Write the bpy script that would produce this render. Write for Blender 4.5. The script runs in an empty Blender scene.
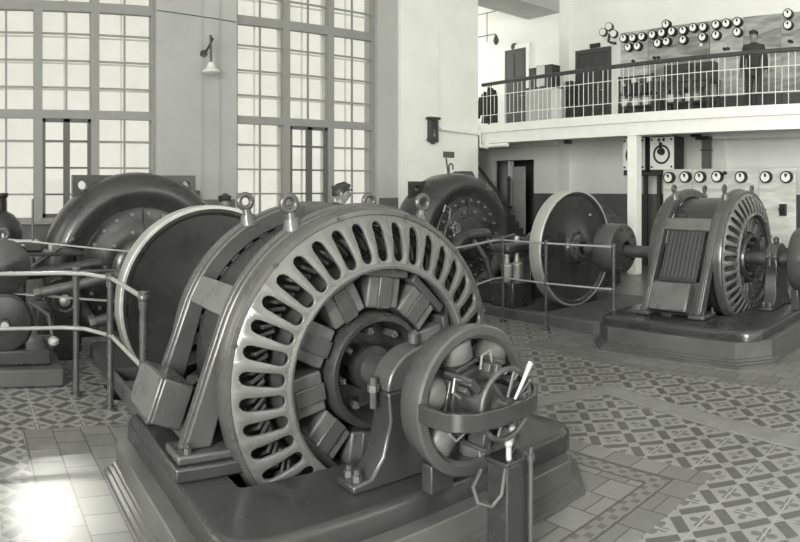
import bpy, bmesh, math, random
from mathutils import Vector, Matrix
random.seed(11)
scene = bpy.context.scene
C = scene.collection
PI = math.pi
sin, cos, tan, rad = math.sin, math.cos, math.tan, math.radians

# ---------------------------------------------------------------- camera
# The photograph is two overlapping shots joined into one wide view: a cylindrical lens.
R_PX, HORIZON, EYE, BASE = 665.0, 187.0, 1.75, 37.4
def theta(px): return rad(BASE) + (px - 400.0) / R_PX
def on_y(px, py, y):        # photo point on the upright plane y = const
    t = theta(px); d = y / sin(t)
    return Vector((-y / tan(t), y, EYE + d * (HORIZON - py) / R_PX))
def on_x(px, py, x):
    t = theta(px); d = -x / cos(t)
    return Vector((x, -x * tan(t), EYE + d * (HORIZON - py) / R_PX))
cam_d = bpy.data.cameras.new('camera'); cam = bpy.data.objects.new('camera', cam_d); C.objects.link(cam)
cam.location = (0, 0, EYE)
cam.rotation_euler = (rad(90), 0, rad(90 - BASE))
cam_d.type = 'PANO'
cam_d.panorama_type = 'CENTRAL_CYLINDRICAL'
cam_d.central_cylindrical_range_u_min = -400 / R_PX
cam_d.central_cylindrical_range_u_max = 400 / R_PX
cam_d.central_cylindrical_range_v_min = -(542 - HORIZON) / R_PX
cam_d.central_cylindrical_range_v_max = HORIZON / R_PX
cam_d.central_cylindrical_radius = 1.0
cam_d.clip_start = 0.02
scene.camera = cam

# ---------------------------------------------------------------- mesh builder
class MB:
    def __init__(s): s.v, s.f = [], []
    def add(s, vs, fs):
        o = len(s.v); s.v += [Vector(p) for p in vs]; s.f += [[i + o for i in f] for f in fs]; return s
    def box(s, x0, x1, y0, y1, z0, z1):
        return s.add([(x, y, z) for x in (x0, x1) for y in (y0, y1) for z in (z0, z1)],
                     [(0,1,3,2),(4,6,7,5),(0,4,5,1),(2,3,7,6),(0,2,6,4),(1,5,7,3)])
    def obox(s, c, u, v, w):
        c, u, v, w = Vector(c), Vector(u), Vector(v), Vector(w)
        return s.add([c + a*u + b*v + d*w for a in (-1,1) for b in (-1,1) for d in (-1,1)],
                     [(0,1,3,2),(4,6,7,5),(0,4,5,1),(2,3,7,6),(0,2,6,4),(1,5,7,3)])
    def lathe(s, prof, o, d, n=32, a0=0, a1=2*PI):
        o, d = Vector(o), Vector(d).normalized()
        u = d.orthogonal().normalized(); w = d.cross(u)
        full = abs(a1 - a0 - 2*PI) < 1e-6
        m = n if full else n + 1
        vs = []
        for a, r in prof:
            for k in range(m):
                t = a0 + (a1 - a0) * k / n
                vs.append(o + d*a + (u*cos(t) + w*sin(t)) * max(r, 1e-5))
        fs = []
        for i in range(len(prof) - 1):
            for k in range(n):
                k2 = (k + 1) % m
                fs.append((i*m + k, i*m + k2, (i+1)*m + k2, (i+1)*m + k))
        return s.add(vs, fs)
    def cyl(s, p0, p1, r0, r1=None, n=14):
        p0, p1 = Vector(p0), Vector(p1); r1 = r0 if r1 is None else r1
        L = (p1 - p0).length
        return s.lathe([(0, 0), (0, r0), (L, r1), (L, 0)], p0, p1 - p0, n)
    def tube(s, pts, r, n=8, closed=False):
        pts = [Vector(p) for p in pts]; m = len(pts); rings = []
        up = None
        for i, p in enumerate(pts):
            a = pts[i-1] if (i > 0 or closed) else p
            b = pts[(i+1) % m] if (i < m-1 or closed) else p
            d = (b - a).normalized()
            if up is None: up = d.orthogonal().normalized()
            u = (up - d * up.dot(d)).normalized(); up = u; w = d.cross(u)
            rr = r[i] if isinstance(r, (list, tuple)) else r
            rings.append([p + (u*cos(2*PI*k/n) + w*sin(2*PI*k/n)) * rr for k in range(n)])
        fs = []
        for i in range(m if closed else m - 1):
            j = (i + 1) % m
            for k in range(n):
                k2 = (k + 1) % n
                fs.append((i*n + k, i*n + k2, j*n + k2, j*n + k))
        if not closed:
            fs.append(list(range(n))[::-1]); fs.append([(m-1)*n + k for k in range(n)])
        return s.add([p for q in rings for p in q], fs)
    def torus(s, c, axis, R, r, n=28, k=10):
        c, d = Vector(c), Vector(axis).normalized(); u = d.orthogonal().normalized(); w = d.cross(u)
        return s.tube([c + (u*cos(2*PI*i/n) + w*sin(2*PI*i/n)) * R for i in range(n)], r, k, True)
    def ball(s, c, r, n=14, m=9, sc=(1, 1, 1)):
        c = Vector(c); vs = []
        for i in range(m + 1):
            t = PI * i / m
            for k in range(n):
                p = 2*PI*k/n
                rr = max(sin(t), 1e-4)
                vs.append(c + Vector((rr*cos(p)*sc[0], rr*sin(p)*sc[1], cos(t)*sc[2])) * r)
        return s.add(vs, [(i*n+k, i*n+(k+1) % n, (i+1)*n+(k+1) % n, (i+1)*n+k) for i in range(m) for k in range(n)])
    def band(s, outer, inner, x0, x1, closed=False):      # outline strip in the y-z plane, thick along x
        n = len(outer)
        vs = [(x, p[0], p[1]) for x in (x0, x1) for q in (outer, inner) for p in q]
        A, B, D, E = 0, n, 2*n, 3*n
        fs = []
        for i in range(n if closed else n - 1):
            j = (i + 1) % n
            fs += [(A+i, A+j, B+j, B+i), (D+i, E+i, E+j, D+j), (A+i, D+i, D+j, A+j), (B+i, B+j, E+j, E+i)]
        if not closed:
            fs += [(A, B, E, D), (A+n-1, D+n-1, E+n-1, B+n-1)]
        return s.add(vs, fs)
    def prism(s, poly, z0, z1):                            # outline in x-y, extruded in z
        n = len(poly)
        return s.add([(p[0], p[1], z) for z in (z0, z1) for p in poly],
                     [list(range(n))[::-1], [n+i for i in range(n)]] + [(i, (i+1) % n, n+(i+1) % n, n+i) for i in range(n)])
    def prism_x(s, poly, x0, x1):                          # outline in y-z, extruded in x
        n = len(poly)
        return s.add([(x, p[0], p[1]) for x in (x0, x1) for p in poly],
                     [list(range(n))[::-1], [n+i for i in range(n)]] + [(i, (i+1) % n, n+(i+1) % n, n+i) for i in range(n)])
    def merge(s, o): return s.add(o.v, o.f)

def build(name, mb, mat, parent=None, loc=None, smooth=38, bevel=0.0, merge=True, solid=0.0):
    if parent is not None:
        root = parent
        while root.parent: root = root.parent
        loc = Vector(root.location)
        place = Vector((0, 0, 0))
    else:
        if loc is None:
            xs = [p.x for p in mb.v]; ys = [p.y for p in mb.v]; zs = [p.z for p in mb.v]
            loc = Vector(((min(xs)+max(xs))/2, (min(ys)+max(ys))/2, min(zs)))
        loc = Vector(loc); place = loc
    me = bpy.data.meshes.new(name)
    me.from_pydata([p - loc for p in mb.v], [], mb.f)
    bm = bmesh.new(); bm.from_mesh(me)
    if merge: bmesh.ops.remove_doubles(bm, verts=bm.verts, dist=2e-5)
    bmesh.ops.dissolve_degenerate(bm, edges=bm.edges, dist=1e-6)
    bmesh.ops.recalc_face_normals(bm, faces=bm.faces)
    bm.to_mesh(me); bm.free()
    me.materials.append(mat)
    if smooth:
        me.polygons.foreach_set('use_smooth', [True]*len(me.polygons))
        me.set_sharp_from_angle(angle=rad(smooth))
    o = bpy.data.objects.new(name, me); C.objects.link(o)
    o.location = place
    if parent is not None: o.parent = parent
    if solid:
        m = o.modifiers.new('thick', 'SOLIDIFY'); m.thickness = solid; m.offset = 0
    if bevel:
        m = o.modifiers.new('bevel', 'BEVEL'); m.width = bevel; m.segments = 2; m.limit_method = 'ANGLE'; m.angle_limit = rad(40)
        m.harden_normals = False
    return o
def tag(o, label=None, cat=None, group=None, kind=None):
    for k, v in (('label', label), ('category', cat), ('group', group), ('kind', kind)):
        if v: o[k] = v
    return o
def thing(name, label, cat, loc, group=None):
    o = bpy.data.objects.new(name, None); C.objects.link(o); o.location = loc; o.empty_display_size = 0.2
    return tag(o, label, cat, group)
def struct(name, mb, mat, parent=None, **k):
    o = build(name, mb, mat, parent, **k)
    if parent is None: o['kind'] = 'structure'
    return o

# ---------------------------------------------------------------- materials
TINT = (0.99, 1.0, 0.965)
def grey(v): return (v*TINT[0], v*TINT[1], v*TINT[2], 1)
class NT:
    """small expression helper over shader nodes"""
    def __init__(s, nt): s.nt = nt
    def math(s, op, a, b=None, c=None):
        n = s.nt.nodes.new('ShaderNodeMath'); n.operation = op
        for i, x in enumerate((a, b, c)):
            if x is None: continue
            if isinstance(x, (int, float)): n.inputs[i].default_value = x
            else: s.nt.links.new(x, n.inputs[i])
        return n.outputs[0]
    def link(s, a, b): s.nt.links.new(a, b)
def mat(name, v, rough=0.5, metal=0.0, noise=0.0, nscale=6.0, bump=0.0, bscale=40.0, coat=0.0, spec=0.5):
    m = bpy.data.materials.new(name); m.use_nodes = True
    nt = m.node_tree; b = nt.nodes['Principled BSDF']
    b.inputs['Base Color'].default_value = grey(v)
    b.inputs['Roughness'].default_value = rough
    b.inputs['Metallic'].default_value = metal
    b.inputs['Coat Weight'].default_value = coat
    b.inputs['Coat Roughness'].default_value = 0.15
    b.inputs['Specular IOR Level'].default_value = spec
    tc = nt.nodes.new('ShaderNodeTexCoord')
    if noise:
        n = nt.nodes.new('ShaderNodeTexNoise'); n.inputs['Scale'].default_value = nscale; n.inputs['Detail'].default_value = 6
        nt.links.new(tc.outputs['Object'], n.inputs['Vector'])
        r = nt.nodes.new('ShaderNodeMapRange'); r.inputs[1].default_value = 0.3; r.inputs[2].default_value = 0.7
        r.inputs[3].default_value = 1 - noise; r.inputs[4].default_value = 1 + noise
        nt.links.new(n.outputs['Fac'], r.inputs[0])
        x = nt.nodes.new('ShaderNodeMix'); x.data_type = 'RGBA'; x.blend_type = 'MULTIPLY'; x.inputs[0].default_value = 1
        x.inputs[6].default_value = grey(v); nt.links.new(r.outputs[0], x.inputs[7])
        nt.links.new(x.outputs[2], b.inputs['Base Color'])
        rr = nt.nodes.new('ShaderNodeMapRange'); rr.inputs[1].default_value = 0.3; rr.inputs[2].default_value = 0.7
        rr.inputs[3].default_value = max(rough - 0.08, 0.02); rr.inputs[4].default_value = rough + 0.1
        nt.links.new(n.outputs['Fac'], rr.inputs[0]); nt.links.new(rr.outputs[0], b.inputs['Roughness'])
    if bump:
        n2 = nt.nodes.new('ShaderNodeTexNoise'); n2.inputs['Scale'].default_value = bscale
        nt.links.new(tc.outputs['Object'], n2.inputs['Vector'])
        bp = nt.nodes.new('ShaderNodeBump'); bp.inputs['Strength'].default_value = bump; bp.inputs['Distance'].default_value = 0.01
        nt.links.new(n2.outputs['Fac'], bp.inputs['Height']); nt.links.new(bp.outputs[0], b.inputs['Normal'])
    return m
M = {}
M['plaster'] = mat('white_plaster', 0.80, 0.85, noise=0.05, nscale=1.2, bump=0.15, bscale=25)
M['shadeplaster'] = mat('shaded_plaster', 0.40, 0.85, noise=0.10, nscale=0.9, bump=0.15, bscale=25)  # plaster colour darkened for the shade of walls seen against the light
M['dado'] = mat('dado_paint', 0.11, 0.5, noise=0.12, nscale=2)
M['white'] = mat('white_paint', 0.82, 0.55, noise=0.04)
M['sash'] = mat('window_sash_paint', 0.26, 0.5, noise=0.05)
M['sashdark'] = mat('dark_sash_paint', 0.10, 0.5)
M['black'] = mat('black_machine_paint', 0.027, 0.28, noise=0.12, nscale=3, coat=0.2, bump=0.05)
M['matblack'] = mat('dull_black_paint', 0.036, 0.6, noise=0.2, nscale=7)
M['frame'] = mat('grey_machine_enamel', 0.050, 0.30, noise=0.12, nscale=4, coat=0.25, bump=0.04)
M['shield'] = mat('cast_shield_enamel', 0.085, 0.28, noise=0.14, nscale=4, coat=0.3, bump=0.04)
M['hole'] = mat('dark_interior', 0.045, 0.7)
M['coil'] = mat('wound_coil_tape', 0.075, 0.45, noise=0.25, nscale=14)
M['steel'] = mat('bright_steel', 0.5, 0.42, metal=0.6, noise=0.06, nscale=10)
M['worn'] = mat('worn_iron', 0.075, 0.42, metal=0.5, noise=0.3, nscale=9)
M['pipe'] = mat('painted_pipe', 0.055, 0.38, noise=0.15, nscale=8, coat=0.2)
M['railpipe'] = mat('pale_rail_pipe', 0.22, 0.4, noise=0.08, nscale=8)
M['wood'] = mat('dark_wood', 0.05, 0.45, noise=0.3, nscale=9)
M['doorw'] = mat('brown_door_paint', 0.05, 0.5, noise=0.15, nscale=5)
M['paledoor'] = mat('pale_door_paint', 0.42, 0.5, noise=0.08)
M['concrete'] = mat('plinth_concrete', 0.06, 0.5, noise=0.22, nscale=3, bump=0.25, bscale=30)
M['plinthb'] = mat('plinth_tile', 0.07, 0.42, noise=0.25, nscale=3, bump=0.1)
M['strip'] = mat('trench_cover_iron', 0.16, 0.5, noise=0.15, nscale=6)
M['dial'] = mat('white_dial', 0.86, 0.35)
M['boltc'] = mat('bright_bolt', 0.22, 0.4, metal=0.4)
M['ink'] = mat('black_ink', 0.02, 0.5)
M['brass'] = mat('dull_brass', 0.35, 0.35, metal=0.7)
M['skin'] = mat('skin', 0.22, 0.6)
M['cloth'] = mat('dark_cloth', 0.035, 0.9, noise=0.2, nscale=12)
M['paper'] = mat('paper_card', 0.6, 0.8, noise=0.06)
M['belt'] = mat('leather_belt', 0.33, 0.5)
M['glaze'] = mat('opal_glass', 0.72, 0.25)

def marble():
    m = mat('grey_marble', 0.5, 0.3)
    nt = m.node_tree; b = nt.nodes['Principled BSDF']
    tc = nt.nodes.new('ShaderNodeTexCoord')
    mp = nt.nodes.new('ShaderNodeMapping'); mp.inputs['Rotation'].default_value = (0, rad(50), 0)
    mp.inputs['Scale'].default_value = (0.7, 1, 3.0)
    nt.links.new(tc.outputs['Object'], mp.inputs['Vector'])
    n = nt.nodes.new('ShaderNodeTexNoise'); n.inputs['Scale'].default_value = 1.7; n.inputs['Detail'].default_value = 9
    n.inputs['Distortion'].default_value = 1.2
    nt.links.new(mp.outputs[0], n.inputs['Vector'])
    r = nt.nodes.new('ShaderNodeValToRGB')
    r.color_ramp.elements[0].position = 0.34; r.color_ramp.elements[0].color = grey(0.16)
    r.color_ramp.elements[1].position = 0.6; r.color_ramp.elements[1].color = grey(0.38)
    nt.links.new(n.outputs['Fac'], r.inputs[0]); nt.links.new(r.outputs[0], b.inputs['Base Color'])
    return m
M['marble'] = marble()
def marble_pale():
    m = M['marble'].copy(); m.name = 'white_marble'
    for n in m.node_tree.nodes:
        if n.type == 'VALTORGB':
            n.color_ramp.elements[0].color = grey(0.46); n.color_ramp.elements[1].color = grey(0.66)
    return m
M['marblepale'] = marble_pale()
def marble_mid():
    m = M['marble'].copy(); m.name = 'mid_marble'
    for n in m.node_tree.nodes:
        if n.type == 'VALTORGB':
            n.color_ramp.elements[0].color = grey(0.30); n.color_ramp.elements[1].color = grey(0.50)
    return m
M['marblemid'] = marble_mid()

def glass():
    m = bpy.data.materials.new('window_glass'); m.use_nodes = True; nt = m.node_tree
    for n in list(nt.nodes): nt.nodes.remove(n)
    out = nt.nodes.new('ShaderNodeOutputMaterial')
    t = nt.nodes.new('ShaderNodeBsdfTransparent'); t.inputs[0].default_value = (0.95, 0.95, 0.93, 1)
    g = nt.nodes.new('ShaderNodeBsdfGlossy'); g.inputs['Roughness'].default_value = 0.03
    mx = nt.nodes.new('ShaderNodeMixShader'); mx.inputs[0].default_value = 0.06
    nt.links.new(t.outputs[0], mx.inputs[1]); nt.links.new(g.outputs[0], mx.inputs[2]); nt.links.new(mx.outputs[0], out.inputs[0])
    return m
M['glass'] = glass()
def dusty():
    # dusty factory pane: passes the light and scatters part of it
    m = bpy.data.materials.new('dusty_window_glass'); m.use_nodes = True; nt = m.node_tree
    for n in list(nt.nodes): nt.nodes.remove(n)
    out = nt.nodes.new('ShaderNodeOutputMaterial')
    t = nt.nodes.new('ShaderNodeBsdfTransparent'); t.inputs[0].default_value = (0.97, 0.97, 0.95, 1)
    g = nt.nodes.new('ShaderNodeBsdfTranslucent'); g.inputs[0].default_value = (0.85, 0.85, 0.8, 1)
    tc = nt.nodes.new('ShaderNodeTexCoord')
    no = nt.nodes.new('ShaderNodeTexNoise'); no.inputs['Scale'].default_value = 1.3; no.inputs['Detail'].default_value = 6
    nt.links.new(tc.outputs['Object'], no.inputs['Vector'])
    r = nt.nodes.new('ShaderNodeMapRange'); r.inputs[1].default_value = 0.3; r.inputs[2].default_value = 0.7
    r.inputs[3].default_value = 0.03; r.inputs[4].default_value = 0.14
    nt.links.new(no.outputs['Fac'], r.inputs[0])
    mx = nt.nodes.new('ShaderNodeMixShader'); nt.links.new(r.outputs[0], mx.inputs[0])
    nt.links.new(t.outputs[0], mx.inputs[1]); nt.links.new(g.outputs[0], mx.inputs[2]); nt.links.new(mx.outputs[0], out.inputs[0])
    return m
M['dusty'] = dusty()

# plinth outlines used by the floor pattern (x0, x1, y0, y1)
PL1 = (-4.28, -2.26, 0.84, 3.34)
PL2 = (-4.42, -2.25, 5.83, 9.0)
def floor_mat():
    m = bpy.data.materials.new('patterned_floor_tiles'); m.use_nodes = True
    nt = m.node_tree; b = nt.nodes['Principled BSDF']; e = NT(nt)
    tc = nt.nodes.new('ShaderNodeTexCoord'); sp = nt.nodes.new('ShaderNodeSeparateXYZ')
    nt.links.new(tc.outputs['Object'], sp.inputs[0]); X, Y = sp.outputs[0], sp.outputs[1]
    mt = e.math
    def absx(a): return mt('ABSOLUTE', a)
    def fr(a): return mt('FRACT', a)
    def lt(a, c): return mt('LESS_THAN', a, c)
    def gt(a, c): return mt('GREATER_THAN', a, c)
    def mul(a, c): return mt('MULTIPLY', a, c)
    def inv(a): return mt('SUBTRACT', 1.0, a)
    def either(a, c): return mt('MAXIMUM', a, c)
    def rectdist(x0, x1, y0, y1):
        dx = mt('SUBTRACT', absx(mt('SUBTRACT', X, (x0+x1)/2)), (x1-x0)/2)
        dy = mt('SUBTRACT', absx(mt('SUBTRACT', Y, (y0+y1)/2)), (y1-y0)/2)
        return mt('MAXIMUM', dx, dy)
    def mixv(f, a, c):            # a where f = 0, c where f = 1
        return mt('ADD', mul(inv(f), a), mul(f, c))
    d1 = rectdist(-4.78, -1.75, 0.40, 3.66)
    d2 = rectdist(-4.95, -1.72, 5.42, 9.4)
    d = mt('MINIMUM', d1, d2)
    border = lt(d, 0.0)
    # --- lattice field
    p = 0.245
    s2 = 1/math.sqrt(2)
    U = mul(mt('ADD', X, Y), s2/p); V = mul(mt('SUBTRACT', X, Y), s2/p)
    fu, fv = fr(U), fr(V)
    cu, cv = absx(mt('SUBTRACT', fu, 0.5)), absx(mt('SUBTRACT', fv, 0.5))     # 0 centre .. .5 edge
    bw = 0.368
    baru = mul(gt(cu, bw), lt(cv, bw - 0.02)); barv = mul(gt(cv, bw), lt(cu, bw - 0.02))
    bars = either(baru, barv)
    node = mul(gt(cu, bw), gt(cv, bw))
    r2 = mt('ADD', mul(cu, cu), mul(cv, cv))
    du, dv = mt('SUBTRACT', fu, 0.5), mt('SUBTRACT', fv, 0.5)
    ang = mt('ARCTAN2', du, dv)
    petal = mt('ADD', 0.055, mul(absx(mt('SINE', mul(ang, 2.0))), 0.24))
    rr = mt('SQRT', r2)
    petal2 = mul(lt(rr, petal), gt(rr, 0.05))
    g1 = lt(absx(mt('SUBTRACT', fr(mt('MULTIPLY', X, 1/(p*s2*2))), 0.5)), 0.018)
    g2 = lt(absx(mt('SUBTRACT', fr(mt('MULTIPLY', Y, 1/(p*s2*2))), 0.5)), 0.018)
    grid = either(g1, g2)
    fieldv = mixv(bars, 0.20, 0.075)
    fieldv = mixv(mul(petal2, inv(bars)), fieldv, 0.10)
    fieldv = mixv(node, fieldv, 0.19)
    fieldv = mixv(grid, fieldv, 0.23)
    # --- plain border tiles with running joints
    t = 0.205
    iy = mt('FLOOR', mul(Y, 1/t))
    xo = mt('ADD', mul(X, 1/t), mul(mt('MODULO', iy, 2.0), 0.5))
    gx = lt(absx(mt('SUBTRACT', fr(xo), 0.5)), 0.025); gy = lt(fr(mul(Y, 1/t)), 0.05)
    joint = either(gx, gy)
    cb = nt.nodes.new('ShaderNodeCombineXYZ'); e.link(mt('FLOOR', mt('ADD', xo, 0.5)), cb.inputs[0]); e.link(iy, cb.inputs[1])
    wn = nt.nodes.new('ShaderNodeTexWhiteNoise'); e.link(cb.outputs[0], wn.inputs[0])
    plain = mt('ADD', 0.115, mul(wn.outputs[0], 0.05))
    plain = mixv(joint, plain, 0.06)
    # --- narrow ribbon between two dark lines inside the border
    def ribbon(dd, a, c):
        inside = mul(gt(dd, a), lt(dd, c))
        edge = either(mul(gt(dd, a - 0.014), lt(dd, a + 0.004)), mul(gt(dd, c - 0.004), lt(dd, c + 0.014)))
        q = 0.11
        k = mt('ADD', absx(mt('SUBTRACT', fr(mul(mt('ADD', X, Y), 1/q)), 0.5)), absx(mt('SUBTRACT', fr(mul(mt('SUBTRACT', X, Y), 1/q)), 0.5)))
        pat = mixv(lt(k, 0.42), 0.14, 0.085)
        return inside, edge, pat
    i1, e1, pt1 = ribbon(d1, -0.30, -0.19)
    far = gt(Y, 1.9)
    plain = mixv(mul(i1, far), plain, pt1); plain = mixv(mul(e1, far), plain, 0.06)
    val = mixv(border, fieldv, plain)
    # wear
    n = nt.nodes.new('ShaderNodeTexNoise'); n.inputs['Scale'].default_value = 1.1; n.inputs['Detail'].default_value = 7
    e.link(tc.outputs['Object'], n.inputs['Vector'])
    val = mul(val, mt('ADD', 0.72, mul(n.outputs['Fac'], 0.56)))
    col = nt.nodes.new('ShaderNodeCombineColor')
    for i, k in enumerate(TINT): e.link(mul(val, k), col.inputs[i])
    e.link(col.outputs[0], b.inputs['Base Color'])
    e.link(mt('ADD', 0.22, mul(n.outputs['Fac'], 0.22)), b.inputs['Roughness'])
    bp = nt.nodes.new('ShaderNodeBump'); bp.inputs['Strength'].default_value = 0.25; bp.inputs['Distance'].default_value = 0.004
    e.link(mul(inv(joint), border), bp.inputs['Height']); e.link(bp.outputs[0], b.inputs['Normal'])
    return m
M['floor'] = floor_mat()
SKY, LEFT, REAR, BEAM, ALC, EXPO = 0.88, 870, 240, 9000, 70, 0.08

# ================================================================ the setting
DX = -11.45                      # inner face of the window wall
YB = 11.1                        # front of the balcony
YL, YR = 13.6, 14.05             # back walls
ZD = 3.22                        # balcony deck
holes = [(-8.58, -7.62, 1.13, 3.13), (-8.64, -7.74, 6.5, 8.3), (-3.98, -2.84, 1.22, 3.02), (-5.78, -5.32, 1.2, 3.04), (-4.0, -2.9, 6.56, 8.24), (-5.92, -5.48, 6.5, 8.3)]
xs = sorted(set([-15.5, 7.0] + [h[i] for h in holes for i in (0, 1)]))
ys = sorted(set([-4.5, 16.0] + [h[i] for h in holes for i in (2, 3)]))
fl = MB()
for i in range(len(xs)-1):
    for j in range(len(ys)-1):
        cx, cy = (xs[i]+xs[i+1])/2, (ys[j]+ys[j+1])/2
        if any(h[0] < cx < h[1] and h[2] < cy < h[3] for h in holes): continue
        fl.add([(xs[i], ys[j], 0), (xs[i+1], ys[j], 0), (xs[i+1], ys[j+1], 0), (xs[i], ys[j+1], 0)], [(0, 1, 2, 3)])
struct('floor', fl, M['floor'], loc=(0, 0, 0), smooth=0)
pit = MB()
for x0, x1, y0, y1 in holes:
    z0 = -0.55
    pit.add([(x0, y0, 0), (x1, y0, 0), (x1, y1, 0), (x0, y1, 0), (x0, y0, z0), (x1, y0, z0), (x1, y1, z0), (x0, y1, z0)],
            [(0, 1, 5, 4), (1, 2, 6, 5), (2, 3, 7, 6), (3, 0, 4, 7), (4, 5, 6, 7)])
struct('trim_1', pit, M['concrete'], smooth=0)

W1, W2 = (0.15, 3.37), (4.94, 8.16)
SILL, TRANS, UPB, WTOP = 1.15, 3.03, 4.93, 7.4
w = MB()
w.box(DX-0.5, DX, -4.5, YB-0.05, 0, SILL)
for a, b in ((-4.5, W1[0]), (W1[1], W2[0]), (W2[1], YB-0.05)): w.box(DX-0.5, DX, a, b, SILL, WTOP)
w.box(DX-0.5, DX, -4.5, YB-0.05, WTOP, 8.6)
struct('wall_windows', w, M['shadeplaster'], smooth=0)
struct('trim_2', MB().box(DX+0.002, DX+0.10, 8.70, 9.78, 0, 8.6), M['plaster'], smooth=0)       # white pilaster with the clock
struct('trim_16', MB().box(DX+0.002, DX+0.06, 9.78, YB-0.05, 0, 8.6), M['plaster'], smooth=0)
d = MB()
d.box(DX, DX+0.012, -4.5, 8.70, 0, SILL-0.02)
for a, b in ((-4.5, W1[0]-0.04), (W1[1]+0.04, W2[0]-0.04), (W2[1]+0.04, 8.70)): d.box(DX, DX+0.012, a, b, SILL-0.02, 1.52)
struct('trim_3', d, M['dado'], smooth=0)

def window(name, y0, y1, view):
    xf = DX - 0.16
    fr = MB()
    th = 0.065
    cols = [y0, y0 + (y1-y0)*0.345, y0 + (y1-y0)*0.66, y1]
    for k, y in enumerate(cols):
        h = 0.06 if k in (0, 3) else 0.075
        fr.box(xf-th, xf+th, max(y-h, y0), min(y+h, y1), SILL, WTOP)
    for z, h in ((SILL, 0.06), (TRANS, 0.075), (UPB, 0.085), (WTOP, 0.06)):
        fr.box(xf-th+0.004, xf+th-0.004, y0, y1, z-h if z > SILL else z, z+h if z < WTOP else z)
    o = struct(name, fr, M['sash'], smooth=0)
    rows = [SILL+0.47, SILL+0.94, SILL+1.41] + [TRANS+0.475*k for k in (1, 2, 3)] + [UPB+0.48*k for k in (1, 2, 3, 4)]
    bars = MB()
    for z in rows:
        for k in range(3):
            if k == 1 and z < TRANS: continue
            bars.box(xf-0.02, xf+0.02, cols[k], cols[k+1], z-0.016, z+0.016)
    for k in range(3):
        m = (cols[k]+cols[k+1])/2
        zz = TRANS if k == 1 else SILL
        bars.box(xf-0.021, xf+0.021, m-0.016, m+0.016, zz, WTOP)
    struct('glazing_bars', bars, M['sash'], o, smooth=0)
    gl = MB()
    for k in range(3):
        if k == 1:
            gl.box(xf-0.004, xf, cols[1], cols[2], TRANS, WTOP)
        else:
            gl.box(xf-0.004, xf, cols[k], cols[k+1], SILL, WTOP)
    struct('pane', gl, M['dusty'], o, smooth=0)
    # two narrow casements in the middle bay
    m = cols[1] + 0.075; n = cols[2] - 0.075
    mid = m + (n-m)*view
    gap = 0.14 if view > 0.55 else 0.0
    for a, b in ((m, mid), (mid+gap, n)):
        cs = MB()
        cs.box(xf-0.03, xf+0.05, a, a+0.055, SILL+0.06, TRANS-0.08); cs.box(xf-0.03, xf+0.05, b-0.055, b, SILL+0.06, TRANS-0.08)
        cs.box(xf-0.03, xf+0.05, a, b, SILL+0.06, SILL+0.13); cs.box(xf-0.03, xf+0.05, a, b, TRANS-0.14, TRANS-0.075)
        for z in rows[:3]: cs.box(xf-0.01, xf+0.03, a, b, z-0.016, z+0.016)
        c = struct('casement', cs, M['sashdark'], o, smooth=0)
        struct('casement_pane', MB().box(xf+0.004, xf+0.008, a+0.05, b-0.05, SILL+0.1, TRANS-0.1), M['glass'], c, smooth=0)
    # outer sash of the double glazing
    xo = DX - 0.42
    ob = MB()
    for y in (cols[1], cols[2]): ob.box(xo-0.03, xo+0.03, y-0.05, y+0.05, SILL, WTOP)
    for k in range(3): ob.box(xo-0.02, xo+0.02, (cols[k]+cols[k+1])/2-0.012, (cols[k]+cols[k+1])/2+0.012, SILL, WTOP)
    for z in rows + [TRANS, UPB]: ob.box(xo-0.021, xo+0.021, y0, y1, z-0.012, z+0.012)
    struct('outer_sash', ob, M['white'], o, smooth=0)
    struct('window_sill', MB().box(DX-0.5, DX+0.06, y0-0.06, y1+0.06, SILL-0.05, SILL+0.012), M['sash'], o, smooth=0, bevel=0.01)
    return o
window('window_1', W1[0], W1[1], 0.5)
window('window_2', W2[0], W2[1], 0.52)

# the walls and ceiling that close the hall behind the camera, with their own tall window openings
wl = MB()
ops = [(-9.5, -6.3), (-4.6, -1.4), (0.3, 3.5)]
edges = [-11.95] + [v for o_ in ops for v in o_] + [7.0]
for k in range(0, len(edges), 2): wl.box(edges[k], edges[k+1], -5.0, -4.5, 0, 8.6)
for a, b in ops: wl.box(a, b, -5.0, -4.5, 0, 1.15); wl.box(a, b, -5.0, -4.5, 7.4, 8.6)
struct('wall_left', wl, M['plaster'], smooth=0)
wr = MB()
ops = [(-1.0, 3.0), (6.0, 10.0)]
edges = [-5.0] + [v for o_ in ops for v in o_] + [14.25]
for k in range(0, len(edges), 2): wr.box(7.0, 7.4, edges[k], edges[k+1], 0, 8.6)
for a, b in ops: wr.box(7.0, 7.4, a, b, 0, 1.15); wr.box(7.0, 7.4, a, b, 7.4, 8.6)
struct('wall_rear', wr, M['plaster'], smooth=0)
struct('ceiling', MB().box(-15.6, 7.4, -5.0, 16.2, 8.6, 8.8), M['plaster'], smooth=0)

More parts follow.
